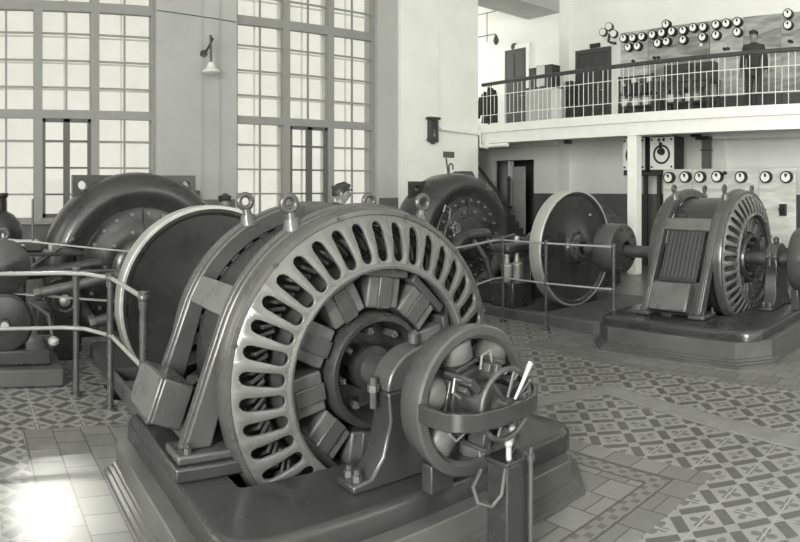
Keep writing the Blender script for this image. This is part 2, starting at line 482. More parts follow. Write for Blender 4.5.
# back wall under and over the balcony
XS = -10.97
bw_ = MB()
DO = (-13.45, -11.85, 2.5)       # doorway under the balcony
bw_.box(-14.7, DO[0], YL, YL+0.2, 0, 8.6); bw_.box(DO[1], XS, YL, YL+0.2, 0, 8.6); bw_.box(DO[0], DO[1], YL, YL+0.2, DO[2], 8.6)
bw_.box(XS-0.2, XS, YL+0.2, YR, 0, 8.6)
bw_.box(XS-0.2, 7.0, YR, YR+0.2, 0, 8.6)
struct('wall_back', bw_, M['plaster'], smooth=0)
struct('wall_alcove', MB().box(-14.9, -14.7, 13.5, 16.0, 0, 8.6).box(-14.9, -14.7, YB-0.6, 13.5, 0, 3.9).box(-14.9, -14.7, YB-0.6, 13.5, 7.4, 8.6).box(-14.9, -14.7, YB-0.6, 11.1, 3.9, 7.4).box(-14.7, DX-0.5, YB-0.6, YB-0.4, 0, 8.6), M['plaster'], smooth=0)  # upper opening is unseen, added to let the alcove fill light in
struct('wall_passage', MB().box(-14.7, -10.9, 15.6, 15.8, 0, 3.0).box(-14.7, -10.9, YL+0.2, 15.6, 2.9, 3.0).box(-11.3, -11.17, YL+0.2, 15.6, 0, 2.9), M['dado'], smooth=0)
dd = MB()
dd.box(-14.7, DO[0], YL-0.012, YL, 0, 1.58); dd.box(DO[1], XS, YL-0.012, YL, 0, 1.58)
dd.box(XS, XS+0.012, YL, YR-0.012, 0, 1.58); dd.box(XS, 7.0, YR-0.012, YR, 0, 1.58)
struct('trim_4', dd, M['dado'], smooth=0)
# balcony slab, lip, front beam, column
struct('balcony_slab', MB().box(-14.7, 7.0, YB, YL-0.02, 3.03, ZD).box(XS+0.0, 7.0, YL-0.02, YR-0.02, 3.03, ZD), M['white'], smooth=0, bevel=0.01)['label'] = 'white balcony floor slab above the machine hall'
struct('trim_5', MB().box(-11.44, 7.0, YB+0.06, YB+0.34, 2.78, 3.03), M['white'], smooth=0)
struct('trim_6', MB().box(-14.7, -10.75, 13.05, 13.3, 2.82, 3.03), M['white'], smooth=0)
struct('trim_7', MB().box(-6.45, 7.0, 13.35, 14.0, 2.82, 3.03), M['white'], smooth=0)
struct('column', MB().box(-7.27, -7.06, YB+0.08, YB+0.30, 0, 2.78), M['white'], smooth=0, bevel=0.012)
struct('trim_8', MB().box(-12.05, -10.95, YB+0.05, YL-0.01, 6.32, 7.5), M['shadeplaster'], smooth=0)
struct('trim_9', MB().box(-6.75, -6.4, YR-0.14, YR-0.013, 0, 3.03), M['white'], smooth=0)   # pilaster behind the regulators

# doors
def door(name, x0, x1, y, z0, z1, mt, panels):
    o = struct(name, MB().box(x0, x1, y-0.045, y-0.004, z0, z1), M[mt], smooth=0, bevel=0.006)
    f = MB()
    f.box(x0-0.11, x0, y-0.07, y-0.002, z0, z1+0.11); f.box(x1, x1+0.11, y-0.07, y-0.002, z0, z1+0.11); f.box(x0, x1, y-0.07, y-0.002, z1, z1+0.11)
    struct('door_frame', f, M['white' if mt == 'doorw' else 'wood'], o, smooth=0, bevel=0.006)
    n = MB()
    for k in range(panels):
        a = x0 + (x1-x0)*(k+0.14)/panels; b = x0 + (x1-x0)*(k+0.86)/panels
        n.box(a, b, y-0.058, y-0.043, z0+0.2, z0+0.95); n.box(a, b, y-0.058, y-0.043, z0+1.1, z1-0.15)
    struct('door_panel', n, M[mt], o, smooth=0, bevel=0.006)
    h = MB(); h.tube([(x1-0.08, y-0.05, z0+1.03), (x1-0.08, y-0.10, z0+1.03), (x1-0.19, y-0.10, z0+1.03)], 0.012)
    struct('door_handle', h, M['brass'], o)
    return o
door('door_1', -12.88, -12.08, YL, ZD, ZD+2.35, 'doorw', 2)
door('door_2', -10.62, -9.72, YR, ZD, ZD+2.02, 'wood', 2)
# open door in the doorway under the balcony
od = struct('door_3', MB().box(-12.74, -12.27, YL+0.10, YL+0.15, 0, 2.32), M['paledoor'], smooth=0, bevel=0.006)
pn = MB()
for z0, z1 in ((0.2, 0.9), (1.05, 2.15)): pn.box(-12.68, -12.34, YL+0.085, YL+0.102, z0, z1)
struct('door_panel', pn, M['paledoor'], od, smooth=0, bevel=0.008)
struct('trim_10', MB().box(-12.85, -12.78, YL+0.04, YL+0.2, 0, 2.48), M['white'], smooth=0)
struct('door_4', MB().box(-12.9, -12.4, 15.5, 15.58, 0, 2.0), M['paledoor'], smooth=0, bevel=0.006)

# ================================================================ balcony things
r = thing('balcony_railing', 'long balcony railing with dark wooden handrail over thin white balusters', 'railing', (-7.5, YB+0.1, ZD))
yr = YB + 0.12
build('handrail', MB().box(DX+0.02, 6.9, yr-0.035, yr+0.035, ZD+0.94, ZD+1.02), M['wood'], r, bevel=0.015)
for z in (0.24, 0.70): build('rail', MB().tube([(DX+0.02, yr, ZD+z), (6.9, yr, ZD+z)], 0.008, 6), M['white'], r)
x = DX + 0.06; k = 0
while x < -2.4:
    if k % 2 == 0: build('baluster', MB().tube([(x, yr, ZD), (x, yr, ZD+0.95)], 0.0065, 6), M['white'], r)
    else: build('baluster', MB().tube([(x, yr, ZD+0.24), (x, yr, ZD+0.95 if k % 4 == 1 else ZD+0.70)], 0.0055, 6), M['white'], r)
    x += 0.125; k += 1

# marble instrument board: five panels
edges = [620, 648, 709.5, 743.5, 781, 808]
YP = 13.0
ZT = 5.36
names = ['white marble panel at the left end of the upper instrument board',
         'wide grey veined marble panel with ten dials in two rows',
         'pale marble panel left of the man with five round dials',
         'bare grey marble panel without dials behind the man on the balcony',
         'marble panel at the right end of the board with two stacked dials']
pan = []
for k in range(5):
    x0 = -YP/tan(theta(edges[k])); x1 = -YP/tan(theta(edges[k+1]))
    t = thing('marble_panel', names[k], 'switchboard panel', ((x0+x1)/2, YP+0.03, ZD), 'marble panels of the upper instrument board')
    build('slab', MB().box(x0+0.008, x1-0.008, YP, YP+0.04, ZD+0.48, ZT), M['marblemid' if k in (0, 2) else 'marble'], t, smooth=0, bevel=0.005)
    build('skirting', MB().box(x0+0.008, x1-0.008, YP+0.005, YP+0.05, ZD, ZD+0.48), M['wood'], t, smooth=0)
    for xx in (x0+0.06, x1-0.06): build('support_angle', MB().box(xx-0.025, xx+0.025, YP+0.042, YP+0.10, ZD, ZT-0.02), M['matblack'], t, smooth=0)
    pan.append((edges[k], edges[k+1], t))
def gauge(c, R, parent, ang):
    c = Vector(c)
    g = build('gauge', MB().lathe([(0, 0), (0, R*1.05), (0.115, R*1.05), (0.122, R*1.02), (0.122, R*0.97), (0.11, 0)], c, (0, -1, 0), 24), M['ink'], parent)
    build('dial', MB().lathe([(0.118, 0), (0.120, R*0.30), (0.120, R*0.965), (0.112, R*0.97)], c, (0, -1, 0), 24), M['dial'], g)
    n = MB()
    n.obox(c + Vector((sin(ang)*R*0.3, -0.122, cos(ang)*R*0.3)), Vector((cos(ang), 0, -sin(ang)))*R*0.05, (0, 0.002, 0), Vector((sin(ang), 0, cos(ang)))*R*0.42)
    n.obox(c + Vector((0, -0.122, R*0.33)), (R*0.2, 0, 0), (0, 0.002, 0), (0, 0, R*0.28))
    build('needle', n, M['ink'], g, smooth=0)
    return g
ups = [(92,152),(128,150),(165,145),(207,138),(245,130),(285,125),(330,120),(370,110),(410,107),(462,97),(503,92),(547,86),
       (110,188),(147,184),(228,172),(264,165),(330,158),(408,147),(462,139),(547,127),(750,53),(750,98),(262,96)]
for a, b in ups:
    px, py = 600 + a/4, b/4
    par = [t for e0, e1, t in pan if e0 <= px < e1][0]
    p = on_y(px, py, YP-0.12)
    p.y = YP
    if (a, b) == (262, 96):
        build('bracket', MB().box(p.x-0.02, p.x+0.02, YP-0.06, YP, ZT-0.12, p.z), M['matblack'], par, smooth=0)
    gauge(p, 0.098, par, random.uniform(-0.8, 0.8))
kn = MB()
for a, b in ((135, 245), (220, 232), (236, 231)): 
    p = on_y(600+a/4, b/4, YP); q = [t for e0, e1, t in pan if e0 <= 600+a/4 < e1][0]
    build('knob', MB().cyl((p.x, YP, p.z), (p.x, YP-0.06, p.z), 0.035), M['ink'], q)
for a, b in ((500, 197), (514, 196), (760, 166), (768, 168)):
    p = on_y(600+a/4, b/4, YP); q = [t for e0, e1, t in pan if e0 <= 600+a/4 < e1][0]
    build('knob', MB().cyl((p.x, YP, p.z), (p.x, YP-0.06, p.z), 0.035), M['ink'], q)
# white lamp on panel
p = on_y(702, 45.5, YP)
build('pilot_lamp', MB().ball((p.x, YP-0.05, p.z), 0.045).cyl((p.x, YP, p.z), (p.x, YP-0.03, p.z), 0.03), M['glaze'], pan[1][2])

# long control desk in front of the marble board
yd = 12.35
def X_(px, y): return -y/tan(theta(px))
x0, x1 = X_(664, yd), X_(716, yd)
t = thing('control_desk', 'long dark control desk with rows of small instruments behind the railing', 'desk', ((x0+x1)/2, yd, ZD))
build('desk_top', MB().box(x0, x1, yd-0.3, yd+0.25, ZD+0.70, ZD+0.76), M['wood'], t, bevel=0.008)
build('instrument_case', MB().box(x0+0.02, x1-0.03, yd-0.05, yd+0.22, ZD+0.765, ZD+1.12), M['wood'], t, bevel=0.01)
for k in range(7):
    for z in (0.84, 0.98):
        xx = x0 + 0.12 + (x1-x0-0.26)*k/6
        build('meter', MB().box(xx-0.055, xx+0.055, yd-0.085, yd-0.051, ZD+z-0.045, ZD+z+0.055), M['worn' if (k+int(z*100)) % 2 else 'frame'], t, bevel=0.006)
for k in range(4):
    xx = x0 + 0.04 + (x1-x0-0.08)*k/3
    for yy in (yd-0.26, yd+0.2): build('leg', MB().box(xx-0.03, xx+0.03, yy-0.03, yy+0.03, ZD, ZD+0.70), M['wood'], t, smooth=0)
build('lower_shelf', MB().box(x0+0.05, x1-0.05, yd-0.05, yd+0.24, ZD+0.3, ZD+0.33), M['wood'], t, smooth=0)
build('cross_rail', MB().box(x0+0.05, x1-0.05, yd-0.275, yd-0.245, ZD+0.56, ZD+0.68), M['wood'], t, smooth=0)
for k, (a, lab) in enumerate(((0.17, 'pale paper bundle on left of the control desk shelf'), (0.52, 'pale paper bundle towards right of the control desk shelf'))):
    xx = x0 + (x1-x0)*a
    tag(build('paper_bundle', MB().box(xx-0.12, xx+0.12, yd-0.02, yd+0.2, ZD+0.332, ZD+0.5), M['paper'], bevel=0.01), lab, 'papers', 'bundles on the control desk shelf')
# relay rack left of the desk
x0, x1 = X_(623, yd), X_(657, yd)
t = thing('relay_rack', 'open metal rack of small apparatus left of the control desk', 'rack', ((x0+x1)/2, yd, ZD))
for xx in (x0, x1):
    for yy in (yd-0.15, yd+0.15): build('upright', MB().box(xx-0.02, xx+0.02, yy-0.02, yy+0.02, ZD, ZD+0.96), M['worn'], t, smooth=0)
for z in (0.30, 0.58, 0.94): build('shelf', MB().box(x0, x1, yd-0.17, yd+0.17, ZD+z-0.025, ZD+z), M['matblack'], t, smooth=0)
build('brace', MB().tube([(x0, yd-0.18, ZD+0.02), (x0+0.42, yd-0.18, ZD+0.55)], 0.018, 6), M['worn'], t)
for k in range(6):
    xx = x0 + 0.1 + (x1-x0-0.2)*k/5
    build('relay', MB().box(xx-0.05, xx+0.05, yd-0.12, yd+0.05, ZD+0.585, ZD+0.75+0.03*(k % 3)), M['coil' if k % 2 else 'matblack'], t, bevel=0.006)
    if k % 2 == 0: build('terminal_card', MB().box(xx-0.07, xx+0.07, yd-0.1, yd+0.02, ZD+0.305, ZD+0.47), M['paper'], t, bevel=0.004)
for k in range(4):
    xx = x0 + 0.15 + (x1-x0-0.3)*k/3
    build('relay', MB().box(xx-0.06, xx+0.06, yd-0.1, yd+0.05, ZD+0.80, ZD+0.912), M['paper' if k % 2 else 'coil'], t, bevel=0.006)

# pale side cabinet with boxes, left of the second door
yc = 13.3
x0, x1 = X_(530.5, yc), X_(557, yc)
t = thing('side_cabinet', 'pale panelled side cabinet between the two balcony doors', 'cabinet', ((x0+x1)/2, yc, ZD))
build('body', MB().box(x0, x1, yc-0.2, yc+0.2, ZD+0.04, ZD+1.08), M['white'], t, bevel=0.008)
build('cornice', MB().box(x0-0.03, x1+0.03, yc-0.24, yc+0.22, ZD+1.08, ZD+1.13), M['worn'], t, bevel=0.006)
for k in range(6):
    a = x0 + (x1-x0)*(k+0.12)/6; b = x0 + (x1-x0)*(k+0.88)/6
    dr = build('cabinet_door', MB().box(a, b, yc-0.222, yc-0.2, ZD+0.1, ZD+1.03), M['paledoor'], t, bevel=0.006)
    build('knob', MB().ball((b-0.03, yc-0.235, ZD+0.6), 0.016, 8, 6), M['brass'], dr)
for i, (a, b, z1, mt, lab) in enumerate(((533, 540, 69, 'worn', 'low sloping grey box at the left on the pale side cabinet'),
                                  (540.5, 548.5, 66, 'paper', 'pale square box in the middle on the side cabinet'),
                                  (549, 556, 65.5, 'wood', 'dark wooden box at the right on the side cabinet'))):
    xa, xb = X_(a, yc), X_(b, yc); z = on_y((a+b)/2, z1, yc).z
    t = thing('apparatus_box', lab, 'box', ((xa+xb)/2, yc, ZD+1.13), 'boxes on the side cabinet')
    build('box_body', MB().box(xa, xb, yc-0.17, yc+0.17, ZD+1.131, z-0.03), M[mt], t, bevel=0.008)
    build('lid', MB().box(xa-0.008, xb+0.008, yc-0.18, yc+0.18, z-0.028, z), M[mt], t, bevel=0.005)
x0, x1 = XS+0.02, X_(571, 13.75)
t = thing('fuse_cupboard', 'small dark wall cupboard in the corner right of the side cabinet', 'cupboard', ((x0+x1)/2, 13.85, ZD))
build('body', MB().box(x0, x1, 13.78, 14.03, ZD, ZD+1.32), M['worn'], t, bevel=0.008)
build('door', MB().box(x0+0.03, x1-0.03, 13.75, 13.778, ZD+0.62, ZD+1.27), M['wood'], t, bevel=0.006)
build('meter', MB().cyl((x1-0.08, 13.75, ZD+0.75), (x1-0.08, 13.68, ZD+0.75), 0.07), M['ink'], t)

# coats hanging at the left end of the balcony
t = thing('coat_stand', 'slim coat stand at the left end of the balcony', 'coat stand', (X_(489, 12.3), 12.3, ZD))
cx = X_(489, 12.3)
build('post', MB().cyl((cx, 12.3, ZD), (cx, 12.3, ZD+1.25), 0.02, 0.016), M['wood'], t)
for k in range(3):
    a = 2*PI*k/3 + 0.3
    build('foot', MB().tube([(cx, 12.3, ZD+0.12), (cx+0.15*cos(a), 12.3+0.15*sin(a), ZD+0.08), (cx+0.24*cos(a), 12.3+0.24*sin(a), ZD+0.012)], 0.014), M['wood'], t)
for k in range(4):
    a = 2*PI*k/4
    build('hook', MB().tube([(cx, 12.3, ZD+1.12), (cx+0.07*cos(a), 12.3+0.07*sin(a), ZD+1.12), (cx+0.10*cos(a), 12.3+0.10*sin(a), ZD+1.17)], 0.008), M['ink'], t)
def coat(px, y, w, ztop, zbot, lab, seed):
    rnd = random.Random(seed); X0 = X_(px, y); mb = MB(); n = 20; rows = 9; vs = []
    for i in range(rows):
        f = i/(rows-1); z = ztop + (zbot-ztop)*f
        hw = w*(0.34 + 0.5*min(f*3, 1) + 0.22*f); hd = 0.07 + 0.05*min(f*2, 1)
        for k in range(n):
            a = 2*PI*k/n
            q = 1 + 0.13*sin(5*a + seed) * f + rnd.uniform(-0.03, 0.03)
            vs.append((X0 + hw*cos(a)*q, y + hd*sin(a)*q, z))
    fs = [(i*n+k, i*n+(k+1) % n, (i+1)*n+(k+1) % n, (i+1)*n+k) for i in range(rows-1) for k in range(n)] + [list(range(n)), [(rows-1)*n+k for k in range(n)]]
    mb.add(vs, fs)
    t = thing('coat', lab, 'coat', (X0, y, zbot), 'dark coats on the balcony')
    build('coat_body', mb, M['cloth'], t, smooth=60)
    for s in (-1, 1):
        build('sleeve', MB().tube([(X0+s*w*0.55, y-0.02, ztop-0.06), (X0+s*w*0.92, y-0.05, ztop-0.3), (X0+s*w*0.9, y-0.08, ztop-0.62)], [0.06, 0.065, 0.05], 10), M['cloth'], t)
    build('collar', MB().torus((X0, y, ztop+0.005), (0, 0, 1), 0.06, 0.022, 16, 6), M['cloth'], t)
coat(490.5, 12.12, 0.26, ZD+1.04, ZD+0.18, 'larger dark coat hung on the stand by the first balcony door', 3)
coat(484.0, 12.45, 0.15, ZD+0.98, ZD+0.45, 'smaller dark coat hung at the left of the stand', 8)

# bracket with three round instruments and a dark plate, left of the marble board
p = on_y(611, 40, 13.2)
t = thing('instrument_bracket', 'black swing bracket carrying three round instruments left of the marble board', 'instrument', (p.x, 13.3, p.z-0.3))
build('arm', MB().tube([(on_y(619, 44.5, 13.2).x, 13.05, on_y(619, 44.5, 13.2).z), on_y(612, 43, 13.15), on_y(608.5, 41.5, 13.15), on_y(609.5, 34, 13.15)], 0.035, 8), M['matblack'], t)
for a, b in ((603, 32.5), (609, 27), (613.5, 34)):
    q = on_y(a, b, 13.1)
    g = build('round_instrument', MB().lathe([(0, 0), (0, 0.1), (0.10, 0.1), (0.11, 0.085), (0.10, 0)], q + Vector((0, 0.05, 0)), (0.25, -1, 0), 20), M['matblack'], t)
    build('dial', MB().lathe([(0.111, 0), (0.112, 0.08)], q + Vector((0, 0.05, 0)), (0.25, -1, 0), 20), M['glaze'], g)
a, b = on_y(590, 51, YR-0.03), on_y(600, 45, YR-0.03)
tag(build('door_plate', MB().box(a.x, b.x, YR-0.05, YR-0.01, ZD+2.15, b.z+0.06), M['ink'], smooth=0, bevel=0.004), 'small black notice plate above the dark balcony door', 'plate')
# bell above the first door
p = on_y(514.5, 47, YL)
t = thing('alarm_bell', 'small dark bell on the wall above the first balcony door', 'bell', (p.x, YL, p.z))
build('backplate', MB().box(p.x-0.06, p.x+0.06, YL-0.03, YL-0.002, p.z-0.1, p.z+0.1), M['matblack'], t, bevel=0.006)
build('gong', MB().lathe([(0.03, 0), (0.03, 0.09), (0.06, 0.085), (0.09, 0.06), (0.11, 0)], (p.x, YL, p.z), (0, -1, 0), 20), M['worn'], t)
# pendant lamp hung on a bracket of thin pipe
t = thing('pendant_lamp', 'small dark pear-shaped lamp hanging from a thin pipe bracket', 'lamp', on_y(496, 40, 13.3))
pp = lambda a, b: on_y(a, b, 13.3)
build('bracket_pipe', MB().tube([pp(474, 38), pp(487, 35.5), pp(495.5, 34)], 0.016, 6), M['pipe'], t)
build('drop_rod', MB().tube([pp(487, 12), pp(487, 42)], 0.012, 6), M['pipe'], t)
build('top_pipe', MB().tube([pp(474, 16), pp(487, 13), pp(496, 11)], 0.012, 6), M['pipe'], t)
q = pp(496, 34)
build('lamp_shade', MB().lathe([(0, 0.0), (0.03, 0.03), (0.12, 0.07), (0.2, 0.085), (0.28, 0.05), (0.31, 0)], q, (0, 0, -1), 18), M['pipe'], t)

# ================================================================ on the window wall
# wall lamp with opal shade, conduits, switch box
xw = DX
p = on_x(206, 54, xw)
t = thing('wall_lamp', 'bracket lamp with white conical shade on the pier between the windows', 'lamp', p)
build('wall_plate', MB().cyl((xw, p.y-0.05, p.z), (xw+0.03, p.y-0.05, p.z), 0.07), M['pipe'], t)
top = Vector((xw+0.3, p.y+0.12, p.z+0.26)); q = on_x(211, 62, xw+0.4)
build('swan_arm', MB().tube([(xw+0.03, p.y-0.05, p.z), (xw+0.2, p.y-0.04, p.z+0.06), (xw+0.3, p.y+0.02, p.z+0.22), (xw+0.38, q.y, p.z+0.26), (xw+0.4, q.y, q.z)], 0.022), M['pipe'], t)
build('lamp_shade', MB().lathe([(0, 0.03), (0.03, 0.06), (0.09, 0.075), (0.14, 0.14), (0.17, 0.17), (0.19, 0.165), (0.22, 0.1), (0.235, 0)], q, (0, 0, -1), 24), M['glaze'], t)
for i, (px, z0, z1, lab) in enumerate(((202, 1.52, 8.4, 'thin vertical conduit nearer the left window on the pier'), (219.5, 1.52, 8.4, 'thin vertical conduit nearer the right window on the pier'))):
    y = on_x(px, 100, xw).y
    tag(build('conduit', MB().tube([(xw+0.018, y, z0), (xw+0.018, y, z1)], 0.011, 6), M['shadeplaster']), lab, 'conduit', 'conduits on the window pier')
tag(build('picture_cord', MB().tube([(xw+0.012, W1[1]+0.02, 4.92), (xw+0.012, W2[0]-0.02, 4.84)], 0.008, 6), M['pipe']), 'thin horizontal wire across the top of the window pier', 'wire')
p = on_x(196, 195, xw)
t = thing('switch_box', 'small grey switch box low on the pier between the windows', 'switch', (xw+0.03, p.y, p.z-0.09))
build('case', MB().box(xw+0.001, xw+0.06, p.y-0.055, p.y+0.055, p.z-0.085, p.z+0.085), M['pipe'], t, bevel=0.008)
build('knob', MB().cyl((xw+0.06, p.y, p.z+0.02), (xw+0.085, p.y, p.z+0.02), 0.022), M['ink'], t)
# clock
xc = DX + 0.10
p = on_x(431, 130, xc)
t = thing('wall_clock', 'ornate dark wooden pendulum clock on the white pier', 'clock', (xc+0.06, p.y, p.z-0.3))
y, z = p.y, p.z
build('case', MB().box(xc+0.002, xc+0.11, y-0.115, y+0.115, z-0.21, z+0.22), M['wood'], t, bevel=0.01)
build('cornice', MB().prism_x([(y-0.17, z+0.25), (y+0.17, z+0.25), (y+0.15, z+0.28), (y-0.15, z+0.28)], xc+0.002, xc+0.15).prism_x([(y-0.14, z+0.221), (y+0.14, z+0.221), (y+0.17, z+0.25), (y-0.17, z+0.25)], xc+0.002, xc+0.14), M['wood'], t)
build('base_moulding', MB().prism_x([(y-0.15, z-0.21), (y+0.15, z-0.21), (y+0.10, z-0.25), (y+0.03, z-0.28), (y, z-0.32), (y-0.03, z-0.28), (y-0.10, z-0.25)], xc+0.002, xc+0.12), M['wood'], t)
for s in (-1, 1):
    build('finial', MB().lathe([(0, 0.001), (0.01, 0.02), (0.03, 0.012), (0.05, 0.022), (0.08, 0.001)], (xc+0.08, y+s*0.13, z-0.21), (0, 0, -1), 10), M['wood'], t)
    build('turned_column', MB().lathe([(0, 0.016), (0.03, 0.022), (0.06, 0.012), (0.2, 0.018), (0.34, 0.012), (0.37, 0.022), (0.4, 0.016)], (xc+0.115, y+s*0.1, z-0.2), (0, 0, 1), 10), M['wood'], t)
dl = build('dial', MB().lathe([(0, 0), (0, 0.085), (0.012, 0.08), (0.012, 0)], (xc+0.111, y, z+0.10), (1, 0, 0), 24), M['worn'], t)
build('hand', MB().box(xc+0.125, xc+0.128, y-0.006, y+0.006, z+0.10, z+0.165).box(xc+0.125, xc+0.128, y, y+0.045, z+0.095, z+0.106), M['ink'], dl, smooth=0)
build('pendulum', MB().cyl((xc+0.112, y, z-0.12), (xc+0.122, y, z-0.12), 0.035).box(xc+0.112, xc+0.117, y-0.005, y+0.005, z-0.12, z+0.01), M['brass'], t)
# pipe along the pier to the balcony
xq = DX + 0.11
t = thing('service_pipe', 'white service pipe running along the pier and stepping under the balcony', 'pipe', on_x(455, 133, xq))
q = [on_x(440, 130.5, xq), on_x(480, 132, xq)]
q = [Vector((xq, 9.8, 3.06)), Vector((xq, 11.06, 3.02)), Vector((xq+0.02, 11.07, 2.72)), Vector((xq+0.9, 11.07, 2.72))]
build('pipe_run', MB().tube(q, 0.045, 10), M['white'], t)
build('pipe_flange', MB().cyl((xq+0.2, 11.07, 2.72), (xq+0.25, 11.07, 2.72), 0.07), M['white'], t)

# ================================================================ under the balcony
# regulators: two black boxes with white faces on a black stand
yb = 12.53
t = thing('regulator_stand', 'black iron stand carrying the two boxed regulators', 'stand', (X_(640, yb), yb+0.2, 0))
xa, xb = X_(624, yb), X_(686, yb)
zb = on_y(655, 172, yb).z
build('shelf', MB().box(xa, xb-0.1, yb-0.02, yb+0.5, zb-0.07, zb), M['matblack'], t, bevel=0.006)
for px in (627, 642.5, 656):
    xx = X_(px, yb)
    build('leg', MB().box(xx-0.04, xx+0.04, yb+0.1, yb+0.18, 0, zb-0.07), M['matblack'], t, smooth=0)
for px0, px1, lab in ((623, 644.5, 'black boxed regulator with white ring dial, behind the white column'), (650, 673.5, 'black boxed regulator with white ring dial, right of the column')):
    x0, x1 = X_(px0, yb), X_(px1, yb); z0 = zb + 0.001; z1 = on_y(660, 136, yb).z
    t = thing('regulator_box', lab, 'regulator', ((x0+x1)/2, yb+0.25, zb), 'boxed regulators under the balcony')
    build('case', MB().box(x0-0.005, x1+0.005, yb+0.03, yb+0.47, z0, z1), M['matblack'], t, bevel=0.008)
    build('face_plate', MB().box(x0, x1, yb, yb+0.029, z0+0.05, z1-0.02), M['dial'], t, bevel=0.004)
    cx, cz = (x0+x1)/2, (z0+z1)/2 + 0.02
    build('contact_ring', MB().torus((cx, yb-0.005, cz-0.03), (0, 1, 0), 0.19, 0.024, 36, 8), M['matblack'], t)
    build('hub', MB().cyl((cx, yb, cz+0.03), (cx, yb-0.10, cz+0.03), 0.085, 0.06), M['ink'], t)
    build('contact_arm', MB().obox((cx, yb-0.05, cz+0.13), (0.035, 0, 0), (0, 0.015, 0), (0, 0, 0.10)), M['ink'], t, bevel=0.004)
    for sx in (-1, 1):
        for zz in (z0+0.11, z1-0.08): build('screw', MB().cyl((cx+sx*(x1-x0)*0.42, yb, zz), (cx+sx*(x1-x0)*0.42, yb-0.02, zz), 0.022, n=10), M['ink'], t)
        build('terminal', MB().box(cx+sx*0.06-0.02, cx+sx*0.06+0.02, yb-0.04, yb-0.001, z1-0.12, z1-0.05), M['ink'], t)
# lower marble board
edges = [663, 692, 758, 796]; YQ = 12.4
labs = ['pale marble panel at the left end of the lower board with two dials',
        'wide middle marble panel of the lower board behind the distant generator',
        'pale marble panel at the right end of the lower board with knife switch']
pans = []
for k in range(3):
    x0, x1 = X_(edges[k], YQ), X_(edges[k+1], YQ)
    t = thing('marble_panel', labs[k], 'switchboard panel', ((x0+x1)/2, YQ+0.03, 0), 'marble panels of the lower board')
    build('slab', MB().box(x0+0.006, x1-0.006, YQ, YQ+0.04, 0.55, 2.13), M['marblepale'], t, smooth=0, bevel=0.005)
    build('skirting', MB().box(x0+0.006, x1-0.006, YQ+0.005, YQ+0.05, 0, 0.55), M['matblack'], t, smooth=0)
    for xx in (x0+0.03, x1-0.08): build('support_angle', MB().box(xx, xx+0.05, YQ+0.041, YQ+0.1, 0, 2.1), M['matblack'], t, smooth=0)
    pans.append((edges[k], edges[k+1], t))
for a, b in ((272,270),(337,268),(396,268),(465,266),(560,268),(660,268),(742,268)):
    px, py = 600+a/4, 110+b/4
    g_ = on_y(px, py, YQ-0.12); g_.y = YQ
    gauge(g_, 0.115, [t for e0, e1, t in pans if e0 <= px < e1][0], random.uniform(-0.8, 0.8))
for k in range(3):
    q = on_y(781.5 + 2.3*k, 209, YQ)
    build('knife_switch', MB().box(q.x-0.018, q.x+0.018, YQ-0.09, YQ-0.001, q.z-0.13, q.z+0.10).tube([(q.x, YQ-0.09, q.z-0.1), (q.x, YQ-0.16, q.z+0.02)], 0.012), M['ink'], pans[2][2], smooth=0)
q = on_y(721.5, 174, YQ)
build('knob', MB().cyl((q.x, YQ, q.z), (q.x, YQ-0.07, q.z), 0.04).cyl((q.x+0.09, YQ, q.z+0.02), (q.x+0.09, YQ-0.07, q.z+0.02), 0.04), M['ink'], pans[1][2])
# junction boxes and cable duct on the pilaster
q = on_y(697, 131, 13.3)
t = thing('cable_box', 'black cable box tucked under the balcony beam', 'junction box', (q.x, 13.25, q.z))
build('case', MB().box(q.x-0.09, q.x+0.09, 13.15, 13.349, q.z-0.14, q.z+0.16), M['matblack'], t, bevel=0.008)
build('gland', MB().cyl((q.x+0.03, 13.24, q.z-0.14), (q.x+0.03, 13.24, q.z-0.2), 0.04), M['matblack'], t)
q = on_y(706, 150, 13.3)
t = thing('cable_duct', 'dark upright cable duct below the cable box', 'duct', (q.x, 13.3, 0))
build('duct', MB().box(q.x-0.07, q.x+0.11, 13.22, 13.36, 0, q.z+0.22), M['dado'], t, smooth=0)
build('clamp', MB().box(q.x-0.1, q.x+0.13, 13.2, 13.37, q.z-0.02, q.z+0.01), M['matblack'], t, smooth=0)
build('duct_cap', MB().box(q.x-0.12, q.x+0.13, 13.18, 13.37, q.z+0.221, q.z+0.30), M['matblack'], t, smooth=0)

# stair with handrail by the doorway
t = thing('staircase', 'short stair with sloping dark handrail beside the doorway under the balcony', 'stair', (-12.0, 12.3, 0))
for k in range(8):
    xa = -11.15 - 0.14*k
    build('step', MB().box(xa-0.14, xa, 11.95, 12.85, 0, 0.17*(k+1)), M['concrete'], t, smooth=0)
build('handrail', MB().tube([(-12.45, 11.92, 2.42), (-11.25, 11.92, 1.32), (-11.12, 11.92, 1.25)], 0.04, 10), M['wood'], t)
for k in range(6):
    xx = -12.3 + 0.2*k
    build('baluster', MB().tube([(xx, 11.92, 0.0), (xx, 11.92, 2.42 - (xx+12.45)*0.917)], 0.012, 6), M['pipe'], t)
build('newel', MB().lathe([(0, 0.05), (1.9, 0.045), (1.93, 0.06), (2.0, 0.05), (2.05, 0.0)], (-12.12, 12.9, 0), (0, 0, 1), 12), M['wood'], t)

